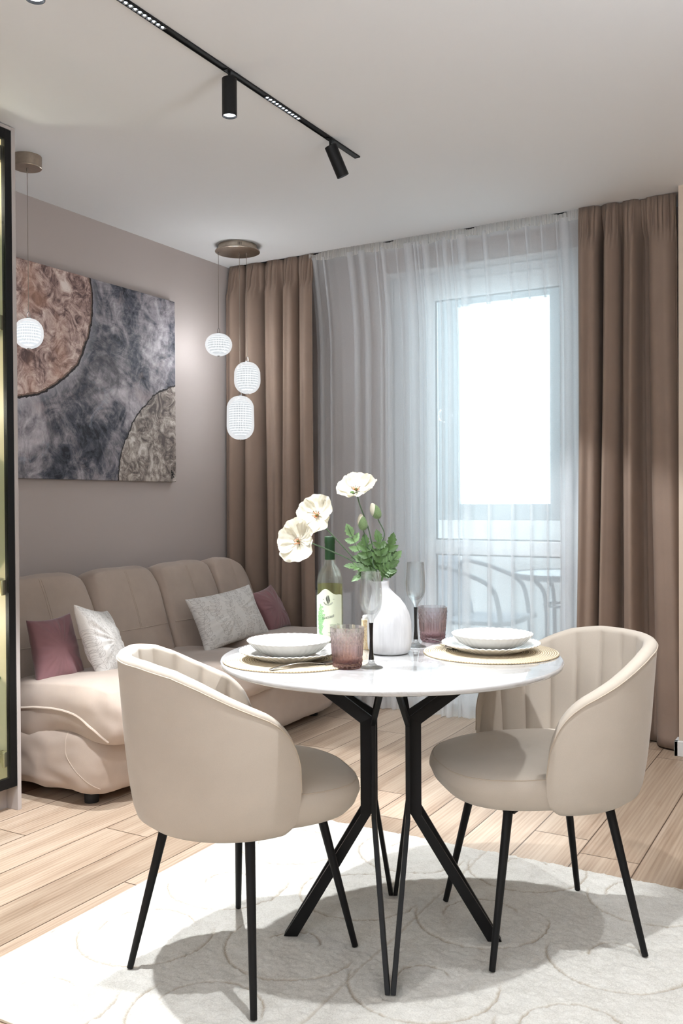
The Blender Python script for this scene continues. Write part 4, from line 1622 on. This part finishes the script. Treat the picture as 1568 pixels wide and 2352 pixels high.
def wine_mat():
    g = NG('pale straw wine')
    gl = g.n('ShaderNodeBsdfGlass')
    gl.inputs['Color'].default_value = lin((240, 241, 208))
    gl.inputs['IOR'].default_value = 1.33
    tr = g.n('ShaderNodeBsdfTransparent')
    tr.inputs[0].default_value = lin((238, 239, 206))
    mx = g.n('ShaderNodeMixShader')
    mx.inputs[0].default_value = 0.85
    g.t.links.new(gl.outputs[0], mx.inputs[1])
    g.t.links.new(tr.outputs[0], mx.inputs[2])
    g.t.links.new(mx.outputs[0], g.o.inputs[0])
    return g.m


out_p = [(0, 0.008), (0.022, 0.004), (0.033, 0.0), (0.0375, 0.003), (BR, 0.010), (BR, 0.165), (0.0375, 0.180), (0.034, 0.196), (0.0275, 0.210), (0.020, 0.219), (0.0155, 0.228), (0.0145, 0.240), (0.0142, 0.296), (0.0105, 0.2965)]
in_p = [(0.0105, 0.24), (0.0125, 0.229), (0.0165, 0.2205), (0.0245, 0.2095), (0.0312, 0.1955), (0.0347, 0.180), (0.0357, 0.165), (0.0357, 0.012), (0.030, 0.010), (0, 0.016)]
obj('glass', B().lathe(out_p + in_p, 72, bc), M['bottle_glass'], bo, angle=70)
obj('wine', B().lathe([(0, 0.0165), (0.029, 0.0108), (0.0354, 0.0125), (0.0354, 0.166), (0, 0.166)], 72, bc), wine_mat(), bo, angle=50, label='pale yellow wine filled to the shoulder')
M['capsule'] = plain('dark green foil', (18, 46, 22), 0.45, 0.0, spec=0.3)
obj('capsule', B().lathe([(0.0149, 0.238), (0.0151, 0.240), (0.0149, 0.284), (0.0157, 0.286), (0.0157, 0.304), (0.0145, 0.306), (0, 0.306)], 48, bc), M['capsule'], bo, angle=60, label='dark green capsule')
# label wrapped round the glass
lab_dir = math.atan2(-0.859, 0.511) - R(11)
LR = BR + 0.0003
M['label'] = plain('cream label paper', (231, 238, 214), 0.6)
M['ink_black'] = plain('black print', (30, 32, 30), 0.7)
M['ink_green'] = plain('green print', (104, 186, 104), 0.7)
M['ink_grey'] = plain('grey green print', (120, 138, 112), 0.7)


def cyl(x, z, lift=0.0):
    a = lab_dir + x / LR
    return Vector((bx + (LR + lift) * math.cos(a), by + (LR + lift) * math.sin(a), bc[2] + z))


def lab_top(x):
    return 0.134 + 0.021 * math.exp(-(x / 0.019) ** 2) + 0.004 * math.exp(-((x - 0.038) / 0.012) ** 2)


XW = 0.047
la = obj('label', B().grid(lambda u, v: cyl(lerp(-XW - 0.012, XW, u), lerp(0.012, lab_top(lerp(-XW, XW, u)), v), 0.0002), 60, 24), M['label'], bo, angle=180)


def text_mesh(body, size, shear=0.0):
    cu = bpy.data.curves.new('letters', 'FONT')
    cu.body = body
    cu.size = size
    cu.shear = shear
    cu.align_x = 'CENTER'
    to = bpy.data.objects.new('letters', cu)
    COL.objects.link(to)
    dg = bpy.context.evaluated_depsgraph_get()
    me = bpy.data.meshes.new_from_object(to.evaluated_get(dg))
    vs = [v.co.copy() for v in me.vertices]
    fs = [tuple(p.vertices) for p in me.polygons]
    bpy.data.objects.remove(to)
    return vs, fs


def print_text(name, body, size, fn, mat, shear=0.0):
    vs, fs = text_mesh(body, size, shear)
    bb = B()
    bb.add([fn(p.x, p.y) for p in vs], fs)
    obj(name, bb, mat, la, smooth=False)


LIFT = 0.0006
EMX, EMZ = 0.001, 0.1235
print_text('maker_name', 'MARNAVELI', 0.0063, lambda x, y: cyl(EMX + (0.0165 - y) * math.cos(-PI / 2 + x / 0.0155), EMZ + (0.0165 - y) * math.sin(-PI / 2 + x / 0.0155), LIFT), M['ink_black'])
ca, sa = math.cos(R(14)), math.sin(R(14))
print_text('wine_name', 'Rkatsiteli', 0.0115, lambda x, y: cyl(0.001 + x * 0.86 * ca - y * sa, 0.070 + x * 0.86 * sa + y * ca, LIFT), M['ink_black'], 0.35)
print_text('wine_type', 'White Dry', 0.0072, lambda x, y: cyl(0.021 + x, 0.049 + y + x * 0.06, LIFT), M['ink_grey'], 0.35)
print_text('wine_type', 'Wine', 0.0072, lambda x, y: cyl(0.027 + x, 0.040 + y + x * 0.06, LIFT), M['ink_grey'], 0.35)
for (x, z, wd_) in ((0.012, 0.029, 0.022), (0.030, 0.0295, 0.006), (0.006, 0.0215, 0.008), (0.020, 0.0215, 0.016), (0.022, 0.0185, 0.016), (-0.0125, 0.1255, 0.0035), (0.0175, 0.1255, 0.005), (-0.0125, 0.1245, 0.0035)):
    obj('lettering', B().grid(lambda u, v: cyl(x + wd_ * (u - 0.5), z + 0.0009 * (v - 0.5), LIFT), 4, 1), M['ink_grey'], la, smooth=False)
bb = B()
for k in range(9):          # leaf emblem: a column of slanted strokes
    for s in (-1, 1):
        z0 = EMZ - 0.0115 + 0.0027 * k
        wv = 0.0052 * math.sin(PI * (k + 1.2) / 10.4) + 0.0008
        P4 = [(0.0004 * s, z0), (wv * s, z0 + 0.0014), (wv * s * 0.9, z0 + 0.0034), (0.0004 * s, z0 + 0.0019)]
        bb.add([cyl(EMX + p[0] + 0.0008 * math.sin(k * 0.8), p[1], LIFT) for p in P4], [(0, 1, 2, 3)])
obj('leaf_emblem', bb, M['ink_black'], la, smooth=False)
bb = B()
rs = random.Random(4)
for r_ in range(17):        # bunch of grapes
    z = 0.108 - 0.0056 * r_
    wdt = interp(r_, [0, 2, 6, 10, 16], [1, 2.4, 4, 3.2, 1.2])
    for q in range(int(wdt + 0.5)):
        x = -0.0235 + (q - (wdt - 1) / 2) * 0.0062 + (0.0031 if r_ % 2 else 0) - 0.0002 * r_
        n = 14
        vs = []
        for k in range(n):
            a = 2 * PI * k / n
            vs.append(cyl(x + 0.0029 * math.cos(a), z + 0.0029 * math.sin(a), LIFT))
        for k in range(n):
            a = 2 * PI * k / n
            vs.append(cyl(x + 0.0017 * math.cos(a), z + 0.0017 * math.sin(a), LIFT))
        bb.add(vs, [(k, (k + 1) % n, n + (k + 1) % n, n + k) for k in range(n)])
obj('grape_drawing', bb, M['ink_green'], la, smooth=False)

# ------------------------------------------------------------------ vase
M['vase'] = None


def vase_mat():
    g = NG('chalky brushed ceramic')
    n = g.noise(g.mapping(g.coord(), (60, 60, 6)), 1.6, 4, 0.6)
    g.set(col=g.ramp(n, [(0.3, (192, 192, 194)), (0.7, (208, 208, 210))]), rough=0.7, spec=0.3)
    g.bump(n, 0.25, 0.001)
    return g.m


VX = Vector((-1.109, 2.180, TZ + 0.0003))
vo = [(0.0, 0.0), (0.044, 0.0), (0.052, 0.003), (0.0572, 0.012), (0.0595, 0.03), (0.0598, 0.06), (0.059, 0.085), (0.0555, 0.108), (0.0485, 0.130), (0.0395, 0.148), (0.0310, 0.160), (0.0258, 0.170), (0.0238, 0.178), (0.0240, 0.186), (0.0258, 0.193), (0.0252, 0.1945), (0.0228, 0.189), (0.0215, 0.178), (0.024, 0.166), (0.032, 0.150), (0.042, 0.128), (0.0, 0.126)]


def voff(z):
    k = interp(z, [0, 0.085, 0.12, 0.15, 0.165, 0.178, 0.2], [0, 0, -0.003, -0.011, -0.018, -0.0235, -0.0265])
    return (EX.x * k, EX.y * k)


def vmod(r_, z, a):
    # lip pulled out on one side
    if z > 0.180 and r_ > 0.0225:
        d = math.cos(a - math.atan2(-EX.y, -EX.x))
        return r_ + 0.006 * max(0, d) ** 3 * min(1, (z - 0.180) / 0.012)
    return r_


va = obj('vase', B().lathe(vo, 72, tuple(VX), vmod, voff), vase_mat(), None, angle=70)
tag(va, 'chalky white ceramic vase with an off-centre neck holding poppies', 'vase')

# small cork-sided jar half hidden by the vase
ja = thing('candle_jar', 'small beige grainy jar half hidden behind the white vase', 'jar', (-1.182, 2.222, TZ + 0.0003))
jc = (-1.182, 2.222, TZ + 0.0003)
g = NG('grainy cork')
cn = g.noise(g.coord(), 160, 4, 0.7)
g.set(col=g.ramp(cn, [(0.3, (196, 160, 108)), (0.5, (226, 204, 164)), (0.7, (240, 228, 204))]), rough=0.9)
obj('body', B().lathe([(0, 0), (0.030, 0), (0.031, 0.001), (0.031, 0.082), (0.030, 0.083), (0, 0.083)], 40, jc), g.m, ja)
obj('lid', B().lathe([(0, 0.083), (0.0285, 0.083), (0.0285, 0.090), (0.027, 0.092), (0, 0.092)], 40, jc), M['china'], ja)

# ------------------------------------------------------------------ poppies, buds and leaves in the vase
def FP(a, h, d=0.0):
    """a: mm across, h: mm above the table top, d: mm away, from the vase axis"""
    return Vector((VX.x, VX.y, TZ)) + EX * (a / 1000) + Vector((0, 0, h / 1000)) + ED * (d / 1000)


def petal_mat():
    g = NG('crinkled ivory petal')
    n = g.noise(g.coord(), 60, 4, 0.6)
    base = g.ramp(n, [(0.3, (214, 207, 186)), (0.7, (234, 230, 216))])
    df = g.n('ShaderNodeBsdfDiffuse')
    tl = g.n('ShaderNodeBsdfTranslucent')
    g.put(df.inputs[0], base)
    g.put(tl.inputs[0], base)
    mx = g.n('ShaderNodeMixShader')
    mx.inputs[0].default_value = 0.3
    g.t.links.new(df.outputs[0], mx.inputs[1])
    g.t.links.new(tl.outputs[0], mx.inputs[2])
    g.t.links.new(mx.outputs[0], g.o.inputs[0])
    return g.m


M['petal'] = petal_mat()
M['stem'] = velvet('grey green stem', (72, 90, 68), 0.15, 0.15, 300)
M['leaf'] = plain('green leaf', (62, 90, 42), 0.55, var=(40, 0.35))
M['leaf_pale'] = plain('pale green leaf', (94, 122, 76), 0.6, var=(40, 0.25))
M['bud'] = velvet('downy grey green bud', (98, 116, 80), 0.25, 0.2, 400)
M['anther'] = plain('dark anthers', (52, 46, 34), 0.7)
M['pollen'] = plain('orange filaments', (196, 112, 48), 0.7)
M['pistil'] = plain('olive seed head', (98, 104, 58), 0.6)


def basis(n):
    n = Vector(n).normalized()
    t1 = n.cross(Vector((0.1, 0.2, 1))).normalized()
    return t1, n.cross(t1), n


def petals(c, n, Rr, seed, count=4, cup=0.35):
    t1, t2, nn = basis(n)
    rs = random.Random(seed)
    bb = B()
    for k in range(count):
        a0 = 2 * PI * k / count + rs.uniform(-0.2, 0.2)
        R0 = Rr * rs.uniform(0.92, 1.08)
        cp = cup * rs.uniform(0.7, 1.3)
        ph = rs.uniform(0, 20)
        lift = 0.0015 * (k % 2)

        def fn(u, v):
            s = -1 + 2 * u
            wd_ = 1.02 * math.sin(PI * min(1, 0.12 + 0.60 * v)) ** 0.8
            a = a0 + s * wd_
            r_ = R0 * v * (1 - 0.16 * s * s * v) * (1 + 0.018 * math.sin(s * 9 + ph) * v)
            z = cp * R0 * v ** 2.1 + lift
            z += 0.0016 * v * math.sin(s * 13 + ph) + 0.0065 * v * v * mnoise.noise((s * 2.4 + ph, v * 2.5, k)) + 0.0007 * v * math.sin(s * 37 + ph * 2)
            z -= 0.006 * max(0, v - 0.85) / 0.15 * (0.5 + 0.5 * math.sin(s * 5 + ph))
            return Vector(c) + t1 * (r_ * math.cos(a)) + t2 * (r_ * math.sin(a)) + nn * z
        bb.grid(fn, 26, 16)
    return bb


def poppy(label, c, n, Rr, stem, seed, cup=0.35, sepal=None, count=5):
    t = thing('poppy', label, 'flower', tuple(c), 0, 'ivory poppies in the vase')
    t1, t2, nn = basis(n)
    obj('petals', petals(c, n, Rr, seed, count, cup), M['petal'], t, angle=180)
    rs = random.Random(seed + 5)
    st, an = B(), B()
    for k in range(22):
        a = 2 * PI * k / 22 + rs.uniform(-.2, .2)
        L = rs.uniform(0.008, 0.013)
        e = c + (t1 * math.cos(a) + t2 * math.sin(a)) * L + nn * rs.uniform(0.008, 0.013)
        st.tube([c + nn * 0.002, (c + e) / 2 + nn * 0.001, e], 0.0005, 5)
        an.lathe([(0, -0.0012), (0.0012, 0), (0, 0.0012)], 6, tuple(e))
    head = obj('pistil', B().sbox(lambda p: c + nn * 0.006 + (t1 * p[0] + t2 * p[1]) * (0.0036 / max(1e-6, math.sqrt(p[0] ** 2 + p[1] ** 2 + p[2] ** 2))) + nn * (p[2] * 0.0055 / max(1e-6, math.sqrt(p[0] ** 2 + p[1] ** 2 + p[2] ** 2))), 6), M['pistil'], t, angle=180)
    obj('filaments', st, M['pollen'], head)
    obj('anthers', an, M['anther'], head)
    b0 = c - nn * 0.002
    pts = smooth_path([b0] + stem, 6)
    obj('stem', B().tube(pts, [0.0017] * len(pts), 8), M['stem'], t)
    if sepal:
        d = Vector(sepal).normalized()
        sd = d.cross(nn).normalized()

        def fs(u, v):
            w_ = 0.010 * math.sin(PI * min(1, 0.08 + 0.92 * v)) * (2 * u - 1)
            return c - nn * 0.004 + d * (0.034 * v) + sd * w_ - nn * (0.006 * v * v) + nn * 0.003 * abs(2 * u - 1)
        obj('sepal', B().grid(fs, 6, 12), M['leaf'], t, angle=180, solid=0.0006)
    return t


camd = -ED
upv = Vector((0, 0, 1))
mouth = FP(-26, 170, 0)
poppy('ivory poppy highest of the bunch, its face tipped up', FP(-86, 436, 10), upv * 0.84 + camd * 0.52 - EX * 0.16, 0.060, [FP(-77, 398, 8), FP(-56, 340, 2), FP(-41, 270, 0), FP(-30, 205, 0), mouth], 31, 0.42, camd * 0.7 - EX * 0.4)
poppy('ivory poppy whose head sits beside the topmost bloom, above the bottle cap', FP(-190, 370, 0), camd * 0.78 - EX * 0.48 + upv * 0.36, 0.060, [FP(-173, 342, 6), FP(-135, 300, 4), FP(-97, 258, 0), FP(-50, 205, 0), mouth], 47, 0.40, EX * -0.1 - upv * 0.9)
poppy('ivory poppy hanging lowest, farthest out over the plates', FP(-238, 304, -55), camd * 0.80 - EX * 0.52 + upv * 0.16, 0.061, [FP(-209, 299, -36), FP(-150, 274, -18), FP(-95, 246, -4), FP(-50, 203, 0), mouth], 58, 0.38, EX * 0.5 - upv * 0.75)


def bud(label, c, ax, stem, tip, seed):
    t = thing('poppy_bud', label, 'flower bud', tuple(c), 0, 'green poppy buds in the vase')
    t1, t2, nn = basis(ax)

    def ell(r_, hh, off):
        def fn(p):
            L = math.sqrt(p[0] ** 2 + p[1] ** 2 + p[2] ** 2)
            x, y, z = p[0] / L, p[1] / L, p[2] / L
            k = 1 - 0.22 * z
            return Vector(c) + off + (t1 * x + t2 * y) * r_ * k + nn * z * hh
        return fn
    obj('bud_case', B().sbox(ell(0.0125, 0.020, Vector((0, 0, 0))), 10), M['bud'], t, angle=180)
    obj('petal_tip', B().sbox(ell(0.0105, 0.019, nn * 0.006 + tip), 10), M['petal'], t, angle=180)
    pts = smooth_path([Vector(c) - nn * 0.019] + stem, 6)
    obj('stem', B().tube(pts, 0.0015, 8), M['stem'], t)


bud('downy green poppy bud, the lower of two, showing a sliver of petal', FP(-70, 350, -10), upv * 0.95 - EX * 0.1, [FP(-66, 322, -8), FP(-57, 285, -6), FP(-42, 270, -4), FP(-34, 215, 0), mouth], -EX * 0.003 + ED * 0.002, 3)
bud('downy green poppy bud, the higher of two, on a bent stalk', FP(-33, 380, 0), upv * 0.92 - EX * 0.22, [FP(-27, 356, 0), FP(-12, 322, 0), FP(-20, 290, 0), FP(-26, 235, 0), mouth], -EX * 0.006, 4)


def leaf_spray(label, base, mid, tip, nrm, seed, size=0.040, mat='leaf', pairs=4):
    t = thing('leaf_spray', label, 'leaf', tuple(base), 0, 'poppy leaves in the vase')
    rs = random.Random(seed)
    spine = smooth_path([mouth, base, mid, tip], 10)
    nrm = Vector(nrm).normalized()
    bb = B()

    def leaflet(p, d, L):
        d = d.normalized()
        sd = d.cross(nrm).normalized()
        nn = sd.cross(d)

        def fn(u, v):
            s = 2 * u - 1
            wd_ = 0.30 * L * math.sin(PI * min(1, 0.06 + 0.94 * v ** 0.85)) * (1 + 0.16 * math.sin(v * 26))
            return p + d * (L * v) + sd * (wd_ * s) + nn * (0.16 * wd_ * abs(s) * 1.5 - 0.12 * L * v * v)
        bb.grid(fn, 6, 16)
    m = len(spine)
    i0 = int(m * 0.36)
    for k in range(pairs):
        i = int(lerp(i0, m - 4, k / (pairs - 0.3)))
        d = (spine[min(i + 1, m - 1)] - spine[i - 1]).normalized()
        sd = d.cross(nrm).normalized()
        L = size * lerp(1.0, 0.6, k / pairs) * rs.uniform(0.9, 1.1)
        for s in (-1, 1):
            leaflet(spine[i], d * 0.75 + sd * s * 0.75 + nrm * rs.uniform(-0.2, 0.25), L)
    leaflet(spine[m - 5], spine[-1] - spine[m - 6], size * 0.95)
    lf = obj('leaflets', bb, M[mat], t, angle=180)
    obj('stalk', B().tube(spine, [lerp(0.0016, 0.0006, i / (m - 1)) for i in range(m)], 6), M['leaf'], t)


N0 = camd * 0.9 + upv * 0.35
leaf_spray('ferny green leaf reaching up beside the bottle neck', FP(-40, 215, 2), FP(-78, 270, 4), FP(-112, 344, 6), N0 - EX * 0.2, 1, 0.042, 'leaf_pale', 5)
leaf_spray('ferny green leaf standing upright beneath the lower bud', FP(-38, 220, 0), FP(-58, 262, -4), FP(-64, 306, -8), N0, 2, 0.038, 'leaf', 4)
leaf_spray('toothed green leaf spreading low over the flute rim', FP(-44, 208, -6), FP(-72, 228, -18), FP(-104, 236, -26), N0 + upv * 0.5, 3, 0.034, 'leaf', 4)
leaf_spray('toothed green leaf drooping over the vase lip behind the flute', FP(-40, 205, -10), FP(-62, 215, -24), FP(-86, 206, -34), N0 + upv * 0.5, 4, 0.032, 'leaf', 4)
leaf_spray('broad green leaf rising right above the vase mouth', FP(-24, 222, -6), FP(-22, 268, -10), FP(-30, 318, -8), N0 + EX * 0.2, 5, 0.040, 'leaf', 4)
leaf_spray('broad green leaf leaning out above the shoulder of the vase', FP(-16, 220, 0), FP(-4, 262, -2), FP(8, 304, -4), N0 + EX * 0.3, 6, 0.042, 'leaf', 4)
leaf_spray('small toothed leaf pointing sideways toward the far flute', FP(-14, 214, -4), FP(0, 240, -8), FP(20, 262, -12), N0 + EX * 0.4, 7, 0.034, 'leaf_pale', 4)
leaf_spray('short dark leaf tucked low at the edge of the vase mouth', FP(-16, 205, -8), FP(-6, 222, -14), FP(8, 236, -18), N0, 8, 0.034, 'leaf', 4)
tw = obj('tendril', B().tube(smooth_path([FP(-34, 190, -16), FP(-26, 212, -18), FP(-40, 232, -20), FP(-44, 252, -18), FP(-36, 268, -10), FP(-20, 278, -6), FP(18, 258, -8)], 6), 0.0012, 7), M['stem'], None)
tag(tw, 'thin curling grey green stalk among the poppy leaves', 'stalk')

# ------------------------------------------------------------------ balcony furniture seen through the sheer curtain
M['grey_metal'] = plain('grey painted tube', (128, 132, 140), 0.45)
M['mesh_seat'] = plain('grey woven mesh', (150, 154, 164), 0.8)
cx, cy_ = -2.02, 5.32
ch = thing('balcony_chair', 'grey metal armchair on the balcony behind the glass door', 'chair', (cx, cy_, -0.02))
for s in (-1, 1):
    y = cy_ + s * 0.26
    pts = smooth_path([(-2.30, y, 0.02 - 0.02), (-2.27, y, 0.40), (-2.31, y, 0.74), (-2.20, y, 0.765), (-2.02, y, 0.715), (-1.90, y, 0.65), (-1.855, y, 0.52), (-1.835, y, 0.30), (-1.80, y, -0.01)], 7)
    obj('arm_tube', B().tube(pts, 0.0145, 10), M['grey_metal'], ch)
    obj('leg', B().tube([(-2.05, y * 0.98 + cy_ * 0.02, 0.42), (-2.12, y, -0.01)], 0.012, 8), M['grey_metal'], ch)
obj('seat', B().obox((cx - 0.02, cy_, 0.435), (1, 0, 0.03), (0, 1, 0), (-0.03, 0, 1), 0.22, 0.245, 0.013), M['mesh_seat'], ch, bevel=0.006)
obj('seat_rim', B().tube([(-1.80, cy_ - 0.24, 0.445), (-1.80, cy_ + 0.24, 0.445)], 0.017, 10), M['grey_metal'], ch)
obj('backrest', B().grid(lambda u, v: (-2.215 - 0.13 * v ** 1.3 - 0.03 * math.cos(PI * (u - 0.5)), cy_ + (u - 0.5) * 0.48, 0.44 + 0.40 * v), 12, 10), M['mesh_seat'], ch, angle=180, solid=0.01)
tx, ty = -1.56, 5.36
tb = thing('balcony_table', 'round grey metal table with a pale glass top on the balcony', 'table', (tx, ty, -0.02))
obj('rim', B().lathe([(0.285, 0.70), (0.298, 0.702), (0.300, 0.715), (0.298, 0.735), (0.285, 0.737)], 56, (tx, ty, 0), close=True), M['grey_metal'], tb)
obj('top', B().lathe([(0, 0.722), (0.284, 0.722), (0.284, 0.731), (0, 0.731)], 56, (tx, ty, 0)), plain('pale frosted glass', (222, 226, 228), 0.25), tb)
for k in range(4):
    a = R(45 + 90 * k)
    e = Vector((math.cos(a), math.sin(a), 0))
    c0 = Vector((tx, ty, 0))
    pts = smooth_path([c0 + e * 0.20 + upv * 0.705, c0 + e * 0.13 + upv * 0.62, c0 + e * 0.11 + upv * 0.45, c0 + e * 0.12 + upv * 0.25, c0 + e * 0.17 + upv * 0.12, c0 + e * 0.27 + upv * -0.01], 6)
    obj('leg', B().tube(pts, 0.0125, 10), M['grey_metal'], tb)
for z, r_ in ((0.54, 0.115), (0.34, 0.118)):
    obj('brace', B().tube([(tx + r_ * math.cos(2 * PI * k / 28), ty + r_ * math.sin(2 * PI * k / 28), z) for k in range(29)], 0.008, 8), M['grey_metal'], tb)
